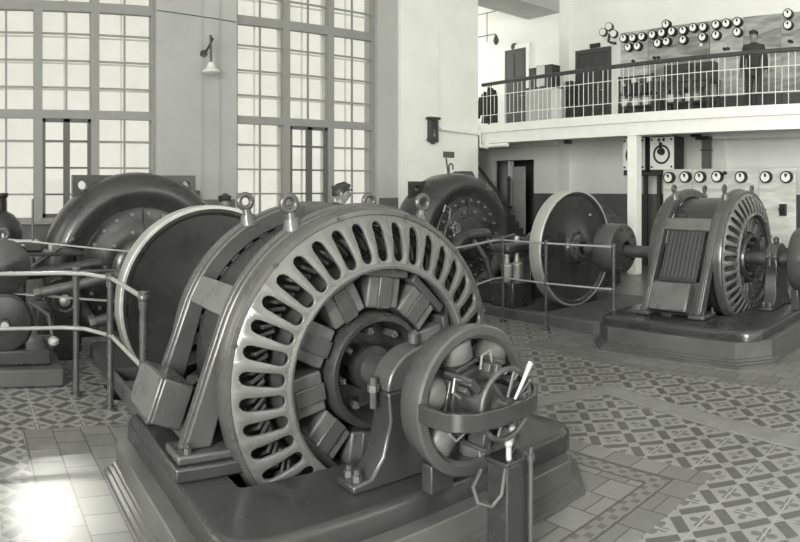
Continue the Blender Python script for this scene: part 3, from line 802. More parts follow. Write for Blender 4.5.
# ================================================================ machines
def rounded_rect(x0, x1, y0, y1, r, n=6, chamfer=False):
    pts = []
    for cx, cy, a in ((x1-r, y1-r, 0), (x0+r, y1-r, 90), (x0+r, y0+r, 180), (x1-r, y0+r, 270)):
        for k in range(n + 1):
            if chamfer:
                t0, t1 = rad(a), rad(a+90); f = k/n
                pts.append((cx + r*(cos(t0)*(1-f) + cos(t1)*f), cy + r*(sin(t0)*(1-f) + sin(t1)*f)))
            else:
                t = rad(a + 90*k/n); pts.append((cx + r*cos(t), cy + r*sin(t)))
    return pts
def ring_slab(mb, outer, inner, z0, z1):
    n = len(outer); vs = [(p[0], p[1], z) for z in (z0, z1) for q in (outer, inner) for p in q]
    A, B, D, E = 0, n, 2*n, 3*n; fs = []
    for i in range(n):
        j = (i+1) % n
        fs += [(A+i, A+j, B+j, B+i), (D+i, E+i, E+j, D+j), (A+i, D+i, D+j, A+j), (B+i, B+j, E+j, E+i)]
    return mb.add(vs, fs)
def profile_slab(mb, outers, inner):            # outers: list of (points, z) from floor to top, then the hole
    n = len(inner); rings = [[(p[0], p[1], z) for p in pts] for pts, z in outers]
    zt, zb_ = outers[-1][1], outers[0][1]
    rings += [[(p[0], p[1], zt) for p in inner], [(p[0], p[1], zb_) for p in inner]]
    vs = [p for r_ in rings for p in r_]; m = len(rings); fs = []
    for i in range(m):
        for k in range(n):
            fs.append((i*n+k, i*n+(k+1) % n, ((i+1) % m)*n+(k+1) % n, ((i+1) % m)*n+k))
    return mb.add(vs, fs)
def inset(P, m): return (P[0]+m, P[1]-m, P[2]+m, P[3]-m)

def bed(P, hole, zp, z1, margin, rp, rb, chamfer, lab_p, lab_b):
    """stepped plinth and the black cast bedplate on it, both open over the machine pit"""
    inn = rounded_rect(*hole, 0.03, 6)
    o = []
    for m, z in ((0.0, 0.0), (0.0, 0.028), (0.022, 0.031), (0.022, 0.052), (0.044, 0.056), (0.044, 0.078), (0.060, 0.082), (0.060, zp-0.008), (0.067, zp)):
        o.append((rounded_rect(*inset(P, m), rp, 6, chamfer), z))
    pl = build('machine_plinth', profile_slab(MB(), o, inn), M['plinthb'], smooth=30)
    tag(pl, lab_p, 'plinth', 'machine plinths')
    Q = inset(P, margin)
    q = []
    for m, z in ((0.0, zp+0.001), (0.0, z1-0.035), (0.006, z1-0.018), (0.018, z1-0.005), (0.035, z1)):
        q.append((rounded_rect(*inset(Q, m), rb, 6, False), z))
    b = build('bedplate', profile_slab(MB(), q, inn), M['black'], smooth=50)
    tag(b, lab_b, 'bedplate', 'machine bedplates')
    return b

def generator(ay, zs, s, xf, base_z, foot, lab, grille, meshes=None):
    """xf: plane of the bore rim; the ribs, shell and rotor lie behind it (towards -x)"""
    t = thing('generator', lab, 'generator', (xf-0.5*s, ay, base_z), 'generators')
    r1 = (xf-0.29*s, xf-0.19*s); ex = 0.16 if grille else 0.0
    r2 = (xf-(0.87+ex)*s, xf-(0.77+ex)*s)
    fy, fz = foot                                    # foot corner, from the shaft
    Ro, Ri = 0.908*s, 0.80*s
    D = math.hypot(fy, fz); pf = math.atan2(fz, -fy)          # left foot
    at_ = pf - math.acos(Ro/D) if pf > 0 else pf + 2*PI - math.acos(Ro/D)
    def path(R, fyy, n=40):
        a_l = at_; a_r = PI - at_
        pts = [(ay-fyy, zs+fz)]
        pts += [(ay + R*cos(a_l + (a_r-a_l)*k/n), zs + R*sin(a_l + (a_r-a_l)*k/n)) for k in range(n+1)]
        return pts + [(ay+fyy, zs+fz)]
    outer, inner = path(Ro, fy), path(Ri, fy-0.15*s)
    for a, b in (r1, r2):
        mb = MB().band(outer, inner, a, b)
        fr_ = build('frame_rib', mb, M['frame'], t, bevel=0.012*s)
        bead = MB().band(path(Ro+0.012*s, fy+0.012*s), path(Ro-0.03*s, fy-0.03*s), a+0.025*s, b-0.025*s)
        build('rib_bead', bead, M['frame'], fr_, bevel=0.006)
        build('lower_rib', MB().lathe([(a, Ri), (a, Ro-0.02*s), (b, Ro-0.02*s), (b, Ri), (a, Ri)], (0, ay, zs), (1, 0, 0), 32, 0, 2*PI), M['frame'], fr_) if False else None
    # stator shell
    build('stator_shell', MB().lathe([(0, 0.60*s), (0, Ri-0.005), ((0.46+ex)*s, Ri-0.005), ((0.46+ex)*s, 0.60*s), (0, 0.60*s)], (r2[1]+0.005, ay, zs), (1, 0, 0), 64), M['black'], t)
    # cross plates between the ribs
    for a in (at_ - rad(8), PI - at_ + rad(8)):
        c = Vector(((r1[0]+r2[1])/2, ay + (Ro-0.035*s)*cos(a), zs + (Ro-0.035*s)*sin(a)))
        rv = Vector((0, cos(a), sin(a))); tv = Vector((0, -sin(a), cos(a)))
        build('cross_plate', MB().obox(c, ((r1[0]-r2[1])/2-0.001, 0, 0), rv*0.03*s, tv*0.085*s), M['shield'], t, bevel=0.008)
    T = Vector((0, ay+Ro*cos(at_), zs+Ro*sin(at_))); F = Vector((0, ay-fy, zs+fz))
    ld = (F-T); L = ld.length; ld.normalize(); nr = Vector((0, ld.z, -ld.y))
    if nr.y > 0: nr = -nr
    xm = (r1[0]+r2[1])/2; hx = (r1[0]-r2[1])/2
    for side in (1, -1):
        def mir(v): return Vector((v.x, ay+(v.y-ay)*side, v.z))
        def mird(v): return Vector((v.x, v.y*side, v.z))
        c = T + ld*L*0.80 - nr*0.07*s; c.x = xm
        build('apron_plate', MB().obox(mir(c), (hx-0.002, 0, 0), mird(nr)*0.012, mird(ld)*L*0.20), M['frame'], t)
        if grille:
            c = T + ld*L*0.26 - nr*0.05*s; c.x = xm
            g = build('grille', MB().obox(mir(c), (hx*0.80, 0, 0), mird(nr)*0.012, mird(ld)*L*0.34), M['hole'], t)
            sl = MB()
            for k in range(9):
                cc = mir(c) + mird(nr)*0.016; cc.x = xm + hx*0.72*(k/4-1)
                sl.obox(cc, (0.007, 0, 0), mird(nr)*0.006, mird(ld)*L*0.33)
            for f in (-1, 1):
                cc = mir(c) + mird(nr)*0.016 + mird(ld)*L*0.33*f; cc.x = xm
                sl.obox(cc, (hx*0.82, 0, 0), mird(nr)*0.012, mird(ld)*0.02)
            build('grille_bars', sl, M['black'], g, smooth=0)
    # terminal box on the near side
    if grille:
        c = T + ld*L*0.83 + nr*0.03*s; c.x = xm; bh, bd, bx = L*0.17, 0.06, hx*0.82
    else:
        c = T + ld*L*0.73 + nr*0.075*s; c.x = xm + 0.0; bh, bd, bx = L*0.185, 0.085, hx*0.84
    tb = build('terminal_box', MB().obox(c, (bx, 0, 0), nr*bd, ld*bh), M['frame'], t, bevel=0.01)
    lid = c + nr*(bd+0.008)
    build('box_cover', MB().obox(lid, (bx*0.96, 0, 0), nr*0.008, ld*bh*0.96), M['shield'], tb, bevel=0.006)
    for i in (-1, 1):
        for j in (-1, 1):
            q = lid + ld*bh*0.86*j; q.x += bx*0.86*i
            build('cover_screw', MB().cyl(q, q + nr*0.018, 0.010, n=8), M['frame'], tb)
    # feet
    for side in (-1, 1):
        for a, b in (r1, r2):
            y0, y1 = sorted((ay + side*(fy-0.30*s), ay + side*(fy+0.05*s)))
            ft = build('foot', MB().box(a-0.05*s, b+0.06*s, y0, y1, zs+fz-0.045, zs+fz), M['frame'], t, bevel=0.012)
            for yy in (y0+0.06*s, y1-0.04*s):
                build('foot_bolt', MB().cyl((b+0.03*s, yy, zs+fz), (b+0.03*s, yy, zs+fz+0.03), 0.02*s, n=6).cyl((b+0.03*s, yy, zs+fz+0.03), (b+0.03*s, yy, zs+fz+0.05), 0.010*s, n=8), M['worn'], ft)
        y0, y1 = sorted((ay + side*(fy-0.34*s), ay + side*(fy+0.07*s)))
        if zs+fz-0.045 > base_z + 0.02:
            build('foot_block', MB().box(r2[0]-0.07*s, r1[1]+0.09*s, y0, y1, base_z+0.001, zs+fz-0.046), M['black'], t, bevel=0.012)
    # slotted end shields, front and rear
    def shield(x_in, x_out):
        r0, rO, a0, a1, hw, N = 0.570*s, 0.862*s, 0.606*s, 0.820*s, 0.0345*s, 38
        mb = MB(); dl = PI/N
        def xr(r): return x_in + (x_out-x_in)*min(max((r-r0)/(rO-r0), 0), 1)**1.6
        sl, bd_ = [], []
        for k in range(6):
            f = k/5; a = PI*f
            sl.append((a0+hw - hw*sin(a), hw*cos(a))); bd_.append((r0, dl*(1-2*f)))
        for k in (1, 2, 3):
            f = k/4; r = a0+hw+(a1-a0-2*hw)*f; sl.append((r, -hw)); bd_.append((r0+(rO-r0)*f, -dl))
        for k in range(6):
            f = k/5; a = PI*f
            sl.append((a1-hw + hw*sin(a), -hw*cos(a))); bd_.append((rO, dl*(2*f-1)))
        for k in (1, 2, 3):
            f = 1-k/4; r = a0+hw+(a1-a0-2*hw)*f; sl.append((r, hw)); bd_.append((r0+(rO-r0)*f, dl))
        n = len(sl)
        for i in range(N):
            ph = 2*PI*(i+0.5)/N; vs = []
            for r, tt in sl:
                rr = math.hypot(r, tt); an = ph + math.atan2(tt, r)
                vs.append((xr(rr), ay+rr*cos(an), zs+rr*sin(an)))
            for r, an in bd_:
                vs.append((xr(r), ay+r*cos(ph+an), zs+r*sin(ph+an)))
            mb.add(vs, [(k, (k+1) % n, n+(k+1) % n, n+k) for k in range(n)])
        o = build('end_shield', mb, M['shield'], t, solid=0.022*s, smooth=50)
        m = o.modifiers.new('bevel', 'BEVEL'); m.width = 0.004; m.segments = 2; m.limit_method = 'ANGLE'; m.angle_limit = rad(45)
        return o
    sh = shield(xf, xf-0.11*s)
    q = lambda a: xf + a*s
    build('bore_rim', MB().lathe([(q(-0.03), 0.57*s), (q(0.0), 0.562*s), (q(0.018), 0.568*s), (q(0.022), 0.582*s), (q(0.012), 0.598*s), (q(-0.004), 0.602*s), (q(-0.03), 0.57*s)], (0, ay, zs), (1, 0, 0), 72), M['shield'], sh)
    build('clamp_ring', MB().lathe([(q(-0.19), 0.84*s), (q(-0.115), 0.842*s), (q(-0.09), 0.862*s), (q(-0.095), 0.885*s), (q(-0.12), 0.898*s), (q(-0.19), 0.898*s), (q(-0.19), 0.84*s)], (0, ay, zs), (1, 0, 0), 72), M['frame'], sh)
    for k in range(12):
        a = 2*PI*(k+0.5)/12
        build('ring_bolt', MB().cyl((q(-0.10), ay+0.874*s*cos(a), zs+0.874*s*sin(a)), (q(-0.078), ay+0.874*s*cos(a), zs+0.874*s*sin(a)), 0.011*s, n=6), M['frame'], sh)
    rs = shield(q(-1.06-ex), q(-0.95-ex))
    build('clamp_ring', MB().lathe([(q(-0.87-ex), 0.84*s), (q(-0.945-ex), 0.842*s), (q(-0.97-ex), 0.862*s), (q(-0.965-ex), 0.885*s), (q(-0.94-ex), 0.898*s), (q(-0.87-ex), 0.898*s), (q(-0.87-ex), 0.84*s)], (0, ay, zs), (1, 0, 0), 72), M['frame'], rs)
    # winding overhang seen through the slots, and the dark bore
    wd = MB(); N = 96
    for k in range(N):
        a = 2*PI*k/N; c_, s_ = cos(a), sin(a)
        wd.tube([(q(-0.24), ay+0.62*s*c_, zs+0.62*s*s_), (q(-0.14), ay+0.66*s*cos(a+0.04), zs+0.66*s*sin(a+0.04)), (q(-0.13), ay+0.72*s*cos(a+0.10), zs+0.72*s*sin(a+0.10)), (q(-0.24), ay+0.79*s*cos(a+0.15), zs+0.79*s*sin(a+0.15))], 0.012*s, 6)
    build('end_winding', wd, M['matblack'], t)
    build('stator_bore', MB().lathe([(q(-0.06), 0.598*s), (q(-0.9), 0.598*s), (q(-0.9), 0.59*s), (q(-0.06), 0.59*s), (q(-0.06), 0.598*s)], (0, ay, zs), (1, 0, 0), 64), M['matblack'], t)
    # rotor: ten wound poles round a hub
    hub = build('rotor_hub', MB().lathe([(q(-0.85), 0.0), (q(-0.85), 0.36*s), (q(-0.20), 0.36*s), (q(-0.19), 0.32*s), (q(-0.05), 0.315*s), (q(-0.03), 0.30*s), (q(-0.03), 0.275*s), (q(-0.06), 0.265*s), (q(-0.24), 0.25*s), (q(-0.25), 0.13*s), (q(-0.10), 0.125*s), (q(-0.09), 0.0)], (0, ay, zs), (1, 0, 0), 56), M['black'], t)
    for k in range(10):
        a = 2*PI*(k+0.28)/10; rv = Vector((0, cos(a), sin(a))); tv = Vector((0, -sin(a), cos(a)))
        c = Vector((q(-0.40), ay, zs))
        po = build('rotor_pole', MB().obox(c + rv*0.535*s, (0.335*s, 0, 0), rv*0.024*s, tv*0.150*s), M['frame'], t, bevel=0.008)
        build('pole_coil', MB().obox(c + rv*0.425*s, (0.32*s, 0, 0), rv*0.088*s, tv*0.108*s), M['coil'], po, bevel=0.012)
        build('coil_clamp', MB().obox(c + rv*0.425*s + Vector((0.325*s, 0, 0)), (0.012*s, 0, 0), rv*0.088*s, tv*0.045*s), M['frame'], po, bevel=0.005)
    for k in range(8):                                   # brush holders round the slip rings
        a = 2*PI*(k+0.2)/8
        c = Vector((q(-0.12), ay+0.22*s*cos(a), zs+0.22*s*sin(a)))
        rv = Vector((0, cos(a), sin(a))); tv = Vector((0, -sin(a), cos(a)))
        bh_ = build('brush_holder', MB().obox(c, (0.05*s, 0, 0), rv*0.02*s, tv*0.014*s).cyl(c + Vector((0.05*s, 0, 0)), c + Vector((0.07*s, 0, 0)), 0.008*s, n=8), M['frame'], t, bevel=0.004)
    build('rotor_shaft', MB().cyl((q(-1.30), ay, zs), (q(0.52), ay, zs), 0.088*s, n=24), M['worn'], t)
    # lifting eyes on both ribs
    for a, b in (r1, r2):
        xm_ = (a+b)/2
        for an in (rad(119), rad(60)):
            rv = Vector((0, cos(an), sin(an)))
            up = Vector((0, 0.35*cos(an), 1)).normalized()
            p0 = Vector((xm_, ay, zs)) + rv*(Ro-0.02*s)
            e_ = build('lifting_eye', MB().cyl(p0, p0+up*0.065*s, 0.058*s, 0.042*s, 16).cyl(p0+up*0.065*s, p0+up*0.10*s, 0.030*s, 0.026*s, 16).torus(p0+up*0.148*s, (1, 0, 0), 0.042*s, 0.018*s, 28, 10), M['frame'], t)
    # nameplate-free small plate above the grille
    return t

def bearing(x, ay, zs, base_z, w_, lab, group='bearing pedestals'):
    t = thing('bearing_pedestal', lab, 'bearing', (x, ay, base_z), group)
    h = 0.075
    prof = [(-w_*1.35, base_z+0.001), (-w_*1.35, base_z+0.04), (-w_*1.02, base_z+0.055), (-w_*0.80, base_z+0.14), (-w_*0.66, zs-0.12), (-w_*0.70, zs+0.02), (w_*0.70, zs+0.02), (w_*0.66, zs-0.12), (w_*0.80, base_z+0.14), (w_*1.02, base_z+0.055), (w_*1.35, base_z+0.04), (w_*1.35, base_z+0.001)]
    build('pedestal', MB().prism_x([(ay+a, z) for a, z in prof], x-h, x+h), M['black'], t, bevel=0.012)
    cap = [(ay + w_*0.70*cos(PI*k/16), zs + 0.021 + w_*0.62*sin(PI*k/16)) for k in range(17)]
    c = build('bearing_cap', MB().prism_x(cap, x-h*0.95, x+h*0.95), M['frame'], t, bevel=0.01)
    build('oil_cup', MB().lathe([(0, 0.022), (0.02, 0.022), (0.03, 0.032), (0.075, 0.034), (0.085, 0.02), (0.10, 0)], (x, ay, zs + w_*0.62), (0, 0, 1), 14), M['worn'], c)
    for s in (-1, 1):
        build('cap_bolt', MB().cyl((x, ay+s*w_*0.82, zs-0.06), (x, ay+s*w_*0.82, zs+0.09), 0.018, n=8).cyl((x, ay+s*w_*0.82, zs+0.02), (x, ay+s*w_*0.82, zs+0.055), 0.03, n=6), M['worn'], t)
        for dx in (-0.035, 0.035):
            build('foot_bolt', MB().cyl((x+dx, ay+s*w_*1.2, base_z+0.04), (x+dx, ay+s*w_*1.2, base_z+0.075), 0.026, n=6).cyl((x+dx, ay+s*w_*1.2, base_z+0.075), (x+dx, ay+s*w_*1.2, base_z+0.10), 0.016, n=8), M['worn'], t)
    return t

def exciter(xf, ay, zs, base_z, s, lab):
    t = thing('exciter', lab, 'exciter', (xf-0.14*s, ay, base_z), 'exciters')
    q = lambda a: xf + a*s
    build('yoke', MB().lathe([(q(-0.17), 0.29*s), (q(-0.17), 0.315*s), (q(-0.15), 0.335*s), (q(-0.04), 0.352*s), (q(-0.01), 0.352*s), (q(0), 0.34*s), (q(0), 0.305*s), (q(-0.02), 0.285*s), (q(-0.15), 0.275*s), (q(-0.17), 0.29*s)], (0, ay, zs), (1, 0, 0), 64), M['frame'], t)
    for k in range(6):
        a = 2*PI*(k+0.75)/6; rv = Vector((0, cos(a), sin(a))); c = Vector((q(-0.085), ay, zs))
        po = build('field_coil', MB().lathe([(0, 0), (0, 0.072*s), (0.01, 0.082*s), (0.085*s, 0.084*s), (0.10*s, 0.074*s), (0.10*s, 0)], c + rv*0.185*s, rv, 24), M['coil'], t)
        build('pole_shoe', MB().obox(c + rv*0.172*s, (0.08*s, 0, 0), rv*0.012*s, rv.cross(Vector((1, 0, 0)))*0.075*s), M['black'], po, bevel=0.006)
    build('armature', MB().lathe([(q(-0.19), 0), (q(-0.19), 0.155*s), (q(-0.04), 0.155*s), (q(-0.02), 0.13*s), (q(-0.02), 0.10*s), (q(0.14), 0.10*s), (q(0.145), 0.05*s), (q(0.20), 0.045*s), (q(0.20), 0)], (0, ay, zs), (1, 0, 0), 40), M['worn'], t)
    for k in range(6):
        a = 2*PI*(k+0.25)/6; rv = Vector((0, cos(a), sin(a))); tv = Vector((0, -sin(a), cos(a)))
        c = Vector((q(0.06), ay, zs)) + rv*0.15*s
        b = build('brush_holder', MB().obox(c, (0.05*s, 0, 0), rv*0.035*s, tv*0.018*s).obox(c + tv*0.04*s + rv*0.01*s, (0.035*s, 0, 0), rv*0.02*s, tv*0.012*s), M['worn'], t, bevel=0.004)
        build('brush_lead', MB().tube([c + rv*0.03*s, c + rv*0.09*s + tv*0.03*s, c + rv*0.06*s + tv*0.08*s, c + tv*0.07*s], 0.006*s, 6), M['boltc'], b)
        build('brush_spindle', MB().cyl(c + Vector((-0.12*s, 0, 0)) + rv*0.05*s, c + Vector((0.07*s, 0, 0)) + rv*0.05*s, 0.012*s, n=8), M['worn'], b)
    # flat iron yoke arm round the front
    za, zb_ = zs+0.055*s, zs-0.025*s
    plan = [(q(-0.03), -0.33), (q(0.06), -0.345), (q(0.17), -0.33), (q(0.25), -0.255), (q(0.275), -0.12), (q(0.275), 0.02), (q(0.25), 0.13), (q(0.17), 0.23), (q(0.06), 0.29), (q(-0.03), 0.32)]
    n = len(plan); mb = MB(); vs = []
    for i, (x, y) in enumerate(plan):
        a = plan[max(i-1, 0)]; b = plan[min(i+1, n-1)]
        tx, ty = b[0]-a[0], (b[1]-a[1])*s; l = math.hypot(tx, ty); nx, ny = ty/l, -tx/l
        for o_, z in ((0.012, za), (-0.012, za), (-0.012, zb_), (0.012, zb_)):
            vs.append((x+nx*o_*s, ay+y*s+ny*o_*s, z))
    fs = [(i*4+k, i*4+(k+1) % 4, (i+1)*4+(k+1) % 4, (i+1)*4+k) for i in range(n-1) for k in range(4)] + [(0, 1, 2, 3), tuple((n-1)*4+k for k in range(4))]
    mb.add(vs, fs)
    build('front_bracket', mb, M['black'], t, bevel=0.005)
    # hand wheel for the brush rocker
    hc = Vector((q(0.215), ay-0.02*s, zs+0.035*s)); wR = 0.155*s
    hw = build('hand_wheel', MB().torus(hc, (1, 0, 0), wR, 0.013*s, 40, 10).cyl(hc - Vector((0.03*s, 0, 0)), hc + Vector((0.035*s, 0, 0)), 0.03*s, n=16), M['worn'], t)
    sp = MB()
    for k in range(6):
        a = 2*PI*(k+0.15)/6
        sp.tube([hc, hc + Vector((0, wR*cos(a), wR*sin(a)))], 0.009*s, 8)
    build('spokes', sp, M['worn'], hw)
    build('wheel_shaft', MB().cyl(hc - Vector((0.20*s, 0, 0)), hc + Vector((0.02*s, 0, 0)), 0.016*s, n=12), M['worn'], hw)
    lv = [hc + Vector((0.02*s, 0.02*s, 0.0)), hc + Vector((0.03*s, 0.07*s, 0.08*s)), hc + Vector((0.04*s, 0.12*s, 0.17*s))]
    build('lever', MB().tube(lv, [0.006*s, 0.009*s, 0.014*s], 10), M['steel'], t)
    build('grip_knob', MB().tube([hc + Vector((0, 0.06*s, 0.01*s)), hc + Vector((0.01*s, 0.14*s, 0.07*s))], 0.009*s, 8).ball(hc + Vector((0.01*s, 0.145*s, 0.075*s)), 0.016*s, 10, 8), M['worn'], t)
    # support feet
    for y in (-0.13, 0.13):
        build('foot', MB().box(q(-0.165), q(-0.09), ay+y*s-0.07*s, ay+y*s+0.07*s, base_z+0.001, zs-0.29*s), M['black'], t, bevel=0.008)
    return t

def flywheel(xf, ay, zs, R, lab, w_=0.20):
    t = thing('flywheel', lab, 'flywheel', (xf-w_/2, ay, zs-R), 'flywheels')
    q = lambda a: xf + a
    build('disc', MB().lathe([(q(-w_+0.01), 0), (q(-w_+0.01), R-0.03), (q(-0.01), R-0.03), (q(-0.012), R-0.06), (q(-0.035), R-0.085), (q(-0.05), R*0.55), (q(-0.04), 0.26), (q(-0.01), 0.215), (q(0.02), 0.205), (q(0.02), 0)], (0, ay, zs), (1, 0, 0), 96), M['black'], t)
    build('rim', MB().lathe([(q(-w_), R-0.03), (q(-w_), R-0.004), (q(-w_+0.006), R), (q(-0.006), R), (q(0), R-0.006), (q(0), R-0.03), (q(-w_), R-0.03)], (0, ay, zs), (1, 0, 0), 96), M['steel'], t)
    hb = build('hub', MB().lathe([(q(0.02), 0.19), (q(0.05), 0.185), (q(0.07), 0.15), (q(0.11), 0.14), (q(0.11), 0.085)], (0, ay, zs), (1, 0, 0), 48), M['frame'], t)
    for k in range(8):
        a = 2*PI*k/8
        build('hub_bolt', MB().cyl((q(0.05), ay+0.165*cos(a), zs+0.165*sin(a)), (q(0.085), ay+0.165*cos(a), zs+0.165*sin(a)), 0.016, n=6), M['worn'], hb)
    build('balance_plug', MB().cyl((q(-0.045), ay+0.35, zs+0.45), (q(-0.028), ay+0.35, zs+0.45), 0.018, n=10), M['steel'], t)
    return t

def ear(mb, y, z, dy, dz, x0, x1, hr):
    """square corner lug with a bolt hole: y, z its outer corner, dy, dz towards the middle"""
    cy, cz = y + dy*0.30, z + dz*0.30
    N = 24; inner, outer = [], []
    for k in range(N):
        a = 2*PI*k/N; c_, s_ = cos(a), sin(a)
        inner.append((cy+hr*c_, cz+hr*s_))
        m = max(abs(c_), abs(s_)); py, pz = c_/m, s_/m
        oy = cy + py*abs(dy)*(0.30 if py*dy < 0 else 0.70); oz = cz + pz*abs(dz)*(0.30 if pz*dz < 0 else 0.70)
        outer.append((oy, oz))
    return mb.band(outer, inner, x0, x1, True)

def turbine(X, ay, zs, R, pw, ptop, base_z, lab):
    t = thing('turbine', lab, 'turbine', (X-0.4, ay, base_z), 'turbines')
    q = lambda a: X + a
    k = R/1.2
    build('casing', MB().lathe([(q(-0.8), 0), (q(-0.8), 0.9*R), (q(-0.62), R*0.985), (q(-0.4), R), (q(-0.2), R*0.985), (q(-0.09), R*0.94), (q(-0.02), R*0.87), (q(0.0), R*0.80), (q(-0.03), R*0.73), (q(-0.08), R*0.66), (q(-0.08), 0)], (0, ay, zs), (1, 0, 0), 80), M['black'], t)
    cv = build('cover_plate', MB().lathe([(q(-0.09), R*0.64), (q(-0.05), R*0.64), (q(-0.04), R*0.63), (q(-0.04), R*0.50), (q(-0.015), R*0.47), (q(-0.01), R*0.34), (q(0.03), R*0.31), (q(0.05), R*0.22), (q(0.05), 0)], (0, ay, zs), (1, 0, 0), 72), M['black'], t)
    for n, rr in ((22, 0.58), (11, 0.41)):
        for i in range(n):
            a = 2*PI*(i+0.3)/n
            b = (q(-0.045 if rr > 0.5 else -0.02), ay+R*rr*cos(a), zs+R*rr*sin(a))
            build('cover_bolt', MB().cyl(b, (b[0]+0.045, b[1], b[2]), 0.024*k, n=6).ball((b[0]+0.045, b[1], b[2]), 0.014*k, 8, 5), M['boltc'], cv)
    build('casing_joint', MB().box(q(-0.02), q(0.012), ay-0.012, ay+0.012, zs+R*0.36, zs+R*0.62), M['frame'], t)
    e_ = MB(); hw = pw/2; h = 0.42*k; xb0, xb1 = q(-0.56), q(-0.46)
    for s in (-1, 1):
        ear(e_, ay+s*hw, ptop, -s*h, -h, xb0, xb1, 0.055*k)
    e_.box(xb0, xb1, ay-hw+h, ay+hw-h, ptop-h, ptop)
    e_.box(xb0, xb1, ay-hw, ay+hw, zs-0.2, ptop-h)
    build('back_plate', e_, M['black'], t, smooth=20)
    for s in (-1, 1): build('lifting_lug', MB().obox((q(-0.4), ay+s*(R+0.03), zs+0.1), (0.16, 0, 0), (0, 0.07, 0), (0, 0, 0.05)), M['black'], t, bevel=0.015)
    build('main_shaft', MB().cyl((q(0.0), ay, zs), (q(1.9), ay, zs), 0.085, n=24), M['worn'], t)
    for y in (-1.15*k, 1.15*k):
        build('foot', MB().box(q(-0.7), q(-0.1), ay+y-0.14, ay+y+0.14, base_z+0.001, zs-0.35*R), M['black'], t, bevel=0.015)
    return t

# ---- unit near the camera, and the unit under the balcony
AY1, ZS1 = 2.13, 0.738
AY2, ZS2 = 7.40, 0.90
bed(PL1, (-3.94, -2.89, 1.26, 2.98), 0.20, 0.32, 0.15, 0.30, 0.16, True,
    'stepped tiled plinth beneath the large generator in the foreground', 'glossy black bedplate under the large foreground generator')
bed(PL2, (-3.98, -2.95, 6.6, 8.2), 0.24, 0.34, 0.13, 0.28, 0.2, True,
    'broad stepped plinth under the distant generator near the balcony', 'black bedplate under the distant generator near the balcony')
generator(AY1, ZS1, 1.0, -2.93, 0.32, (1.07, -0.30), 'huge grey generator with slotted ring shield filling the foreground', False)
generator(AY2, ZS2, 0.90, -2.99, 0.34, (1.12, -0.51), 'smaller looking grey generator with side grille standing before the balcony', True)
exciter(-2.26, AY1+0.05, ZS1+0.007, 0.32, 1.0, 'open exciter with hand wheel on the shaft end of the foreground generator')
exciter(-2.28, AY2, ZS2, 0.34, 1.1, 'exciter cut by the right edge of the photo beside the distant generator')
bearing(-2.64, AY1-0.02, ZS1, 0.32, 0.31, 'black bearing pedestal between the foreground generator and its exciter')
bearing(-2.72, AY2, ZS2, 0.34, 0.27, 'black bearing pedestal in front of the distant generator bore')

# flywheel plinths
def low_plinth(P, hole, z, lab):
    return tag(build('machine_plinth', profile_slab(MB(), [(rounded_rect(*P, 0.06, 6, True), 0.0), (rounded_rect(*P, 0.06, 6, True), z-0.02), (rounded_rect(*inset(P, 0.02), 0.06, 6, True), z)], rounded_rect(*hole, 0.03, 6)), M['concrete'], smooth=30), lab, 'plinth', 'machine plinths')
low_plinth((-6.8, -4.45, 1.27, 3.05), (-5.74, -5.36, 1.28+0.02, 3.0), 0.14, 'low concrete plinth beneath the left flywheel and its bearings')
low_plinth((-6.9, -4.6, 6.42, 8.38), (-5.9, -5.5, 6.54, 8.26), 0.14, 'low concrete plinth beneath the right flywheel and its bearing')
flywheel(-5.44, AY1, ZS1, 0.85, 'large dark flywheel with bright rim behind the foreground generator')
flywheel(-5.64, AY2, ZS2, 0.81, 'dark flywheel with pale rim under the balcony, left of the coupling drum', 0.19)
bearing(-6.3, AY1, ZS1, 0.14, 0.28, 'bearing pedestal between the left turbine and left flywheel')
bearing(-4.95, AY1, ZS1, 0.14, 0.26, 'bearing pedestal between the foreground generator and its flywheel')
bearing(-6.4, AY2, ZS2, 0.14, 0.28, 'bearing pedestal left of the right flywheel')
turbine(-7.71, AY1+0.0, ZS1, 1.2, 1.62, 1.90, 0.0, 'round bolted turbine casing in front of the left window')
turbine(-7.8, AY2-0.02, 0.92, 1.06, 1.66, 1.84, 0.0, 'dark round turbine casing at the foot of the stair in mid picture')

# coupling drum of the right unit
t = thing('coupling_drum', 'dark drum coupling on the shaft between right flywheel and distant generator', 'coupling', (-5.05, AY2, ZS2-0.33))
build('drum', MB().lathe([(-5.16, 0.1), (-5.16, 0.31), (-5.13, 0.33), (-4.89, 0.33), (-4.86, 0.315), (-4.85, 0.22), (-4.82, 0.12), (-4.82, 0.1)], (0, AY2, ZS2+0.03), (1, 0, 0), 56), M['frame'], t)
build('coupling_shaft', MB().cyl((-5.48, AY2, ZS2), (-4.25, AY2, ZS2), 0.082, n=24), M['worn'], t)
for k in range(10): 
    a = 2*PI*k/10
    build('coupling_bolt', MB().cyl((-4.857, AY2+0.26*cos(a), ZS2+0.03+0.26*sin(a)), (-4.83, AY2+0.26*cos(a), ZS2+0.03+0.26*sin(a)), 0.02, n=6), M['worn'], t)
t = thing('line_shaft', 'steel shaft from the left flywheel to the foreground generator', 'shaft', (-4.8, AY1, ZS1-0.08))
build('shaft', MB().cyl((-5.32, AY1, ZS1), (-4.24, AY1, ZS1), 0.082, n=24), M['worn'], t)
build('flange_coupling', MB().lathe([(-4.72, 0.08), (-4.72, 0.2), (-4.62, 0.2), (-4.62, 0.08)], (0, AY1, ZS1), (1, 0, 0), 32).lathe([(-4.61, 0.08), (-4.61, 0.2), (-4.51, 0.2), (-4.51, 0.08)], (0, AY1, ZS1), (1, 0, 0), 32), M['worn'], t)

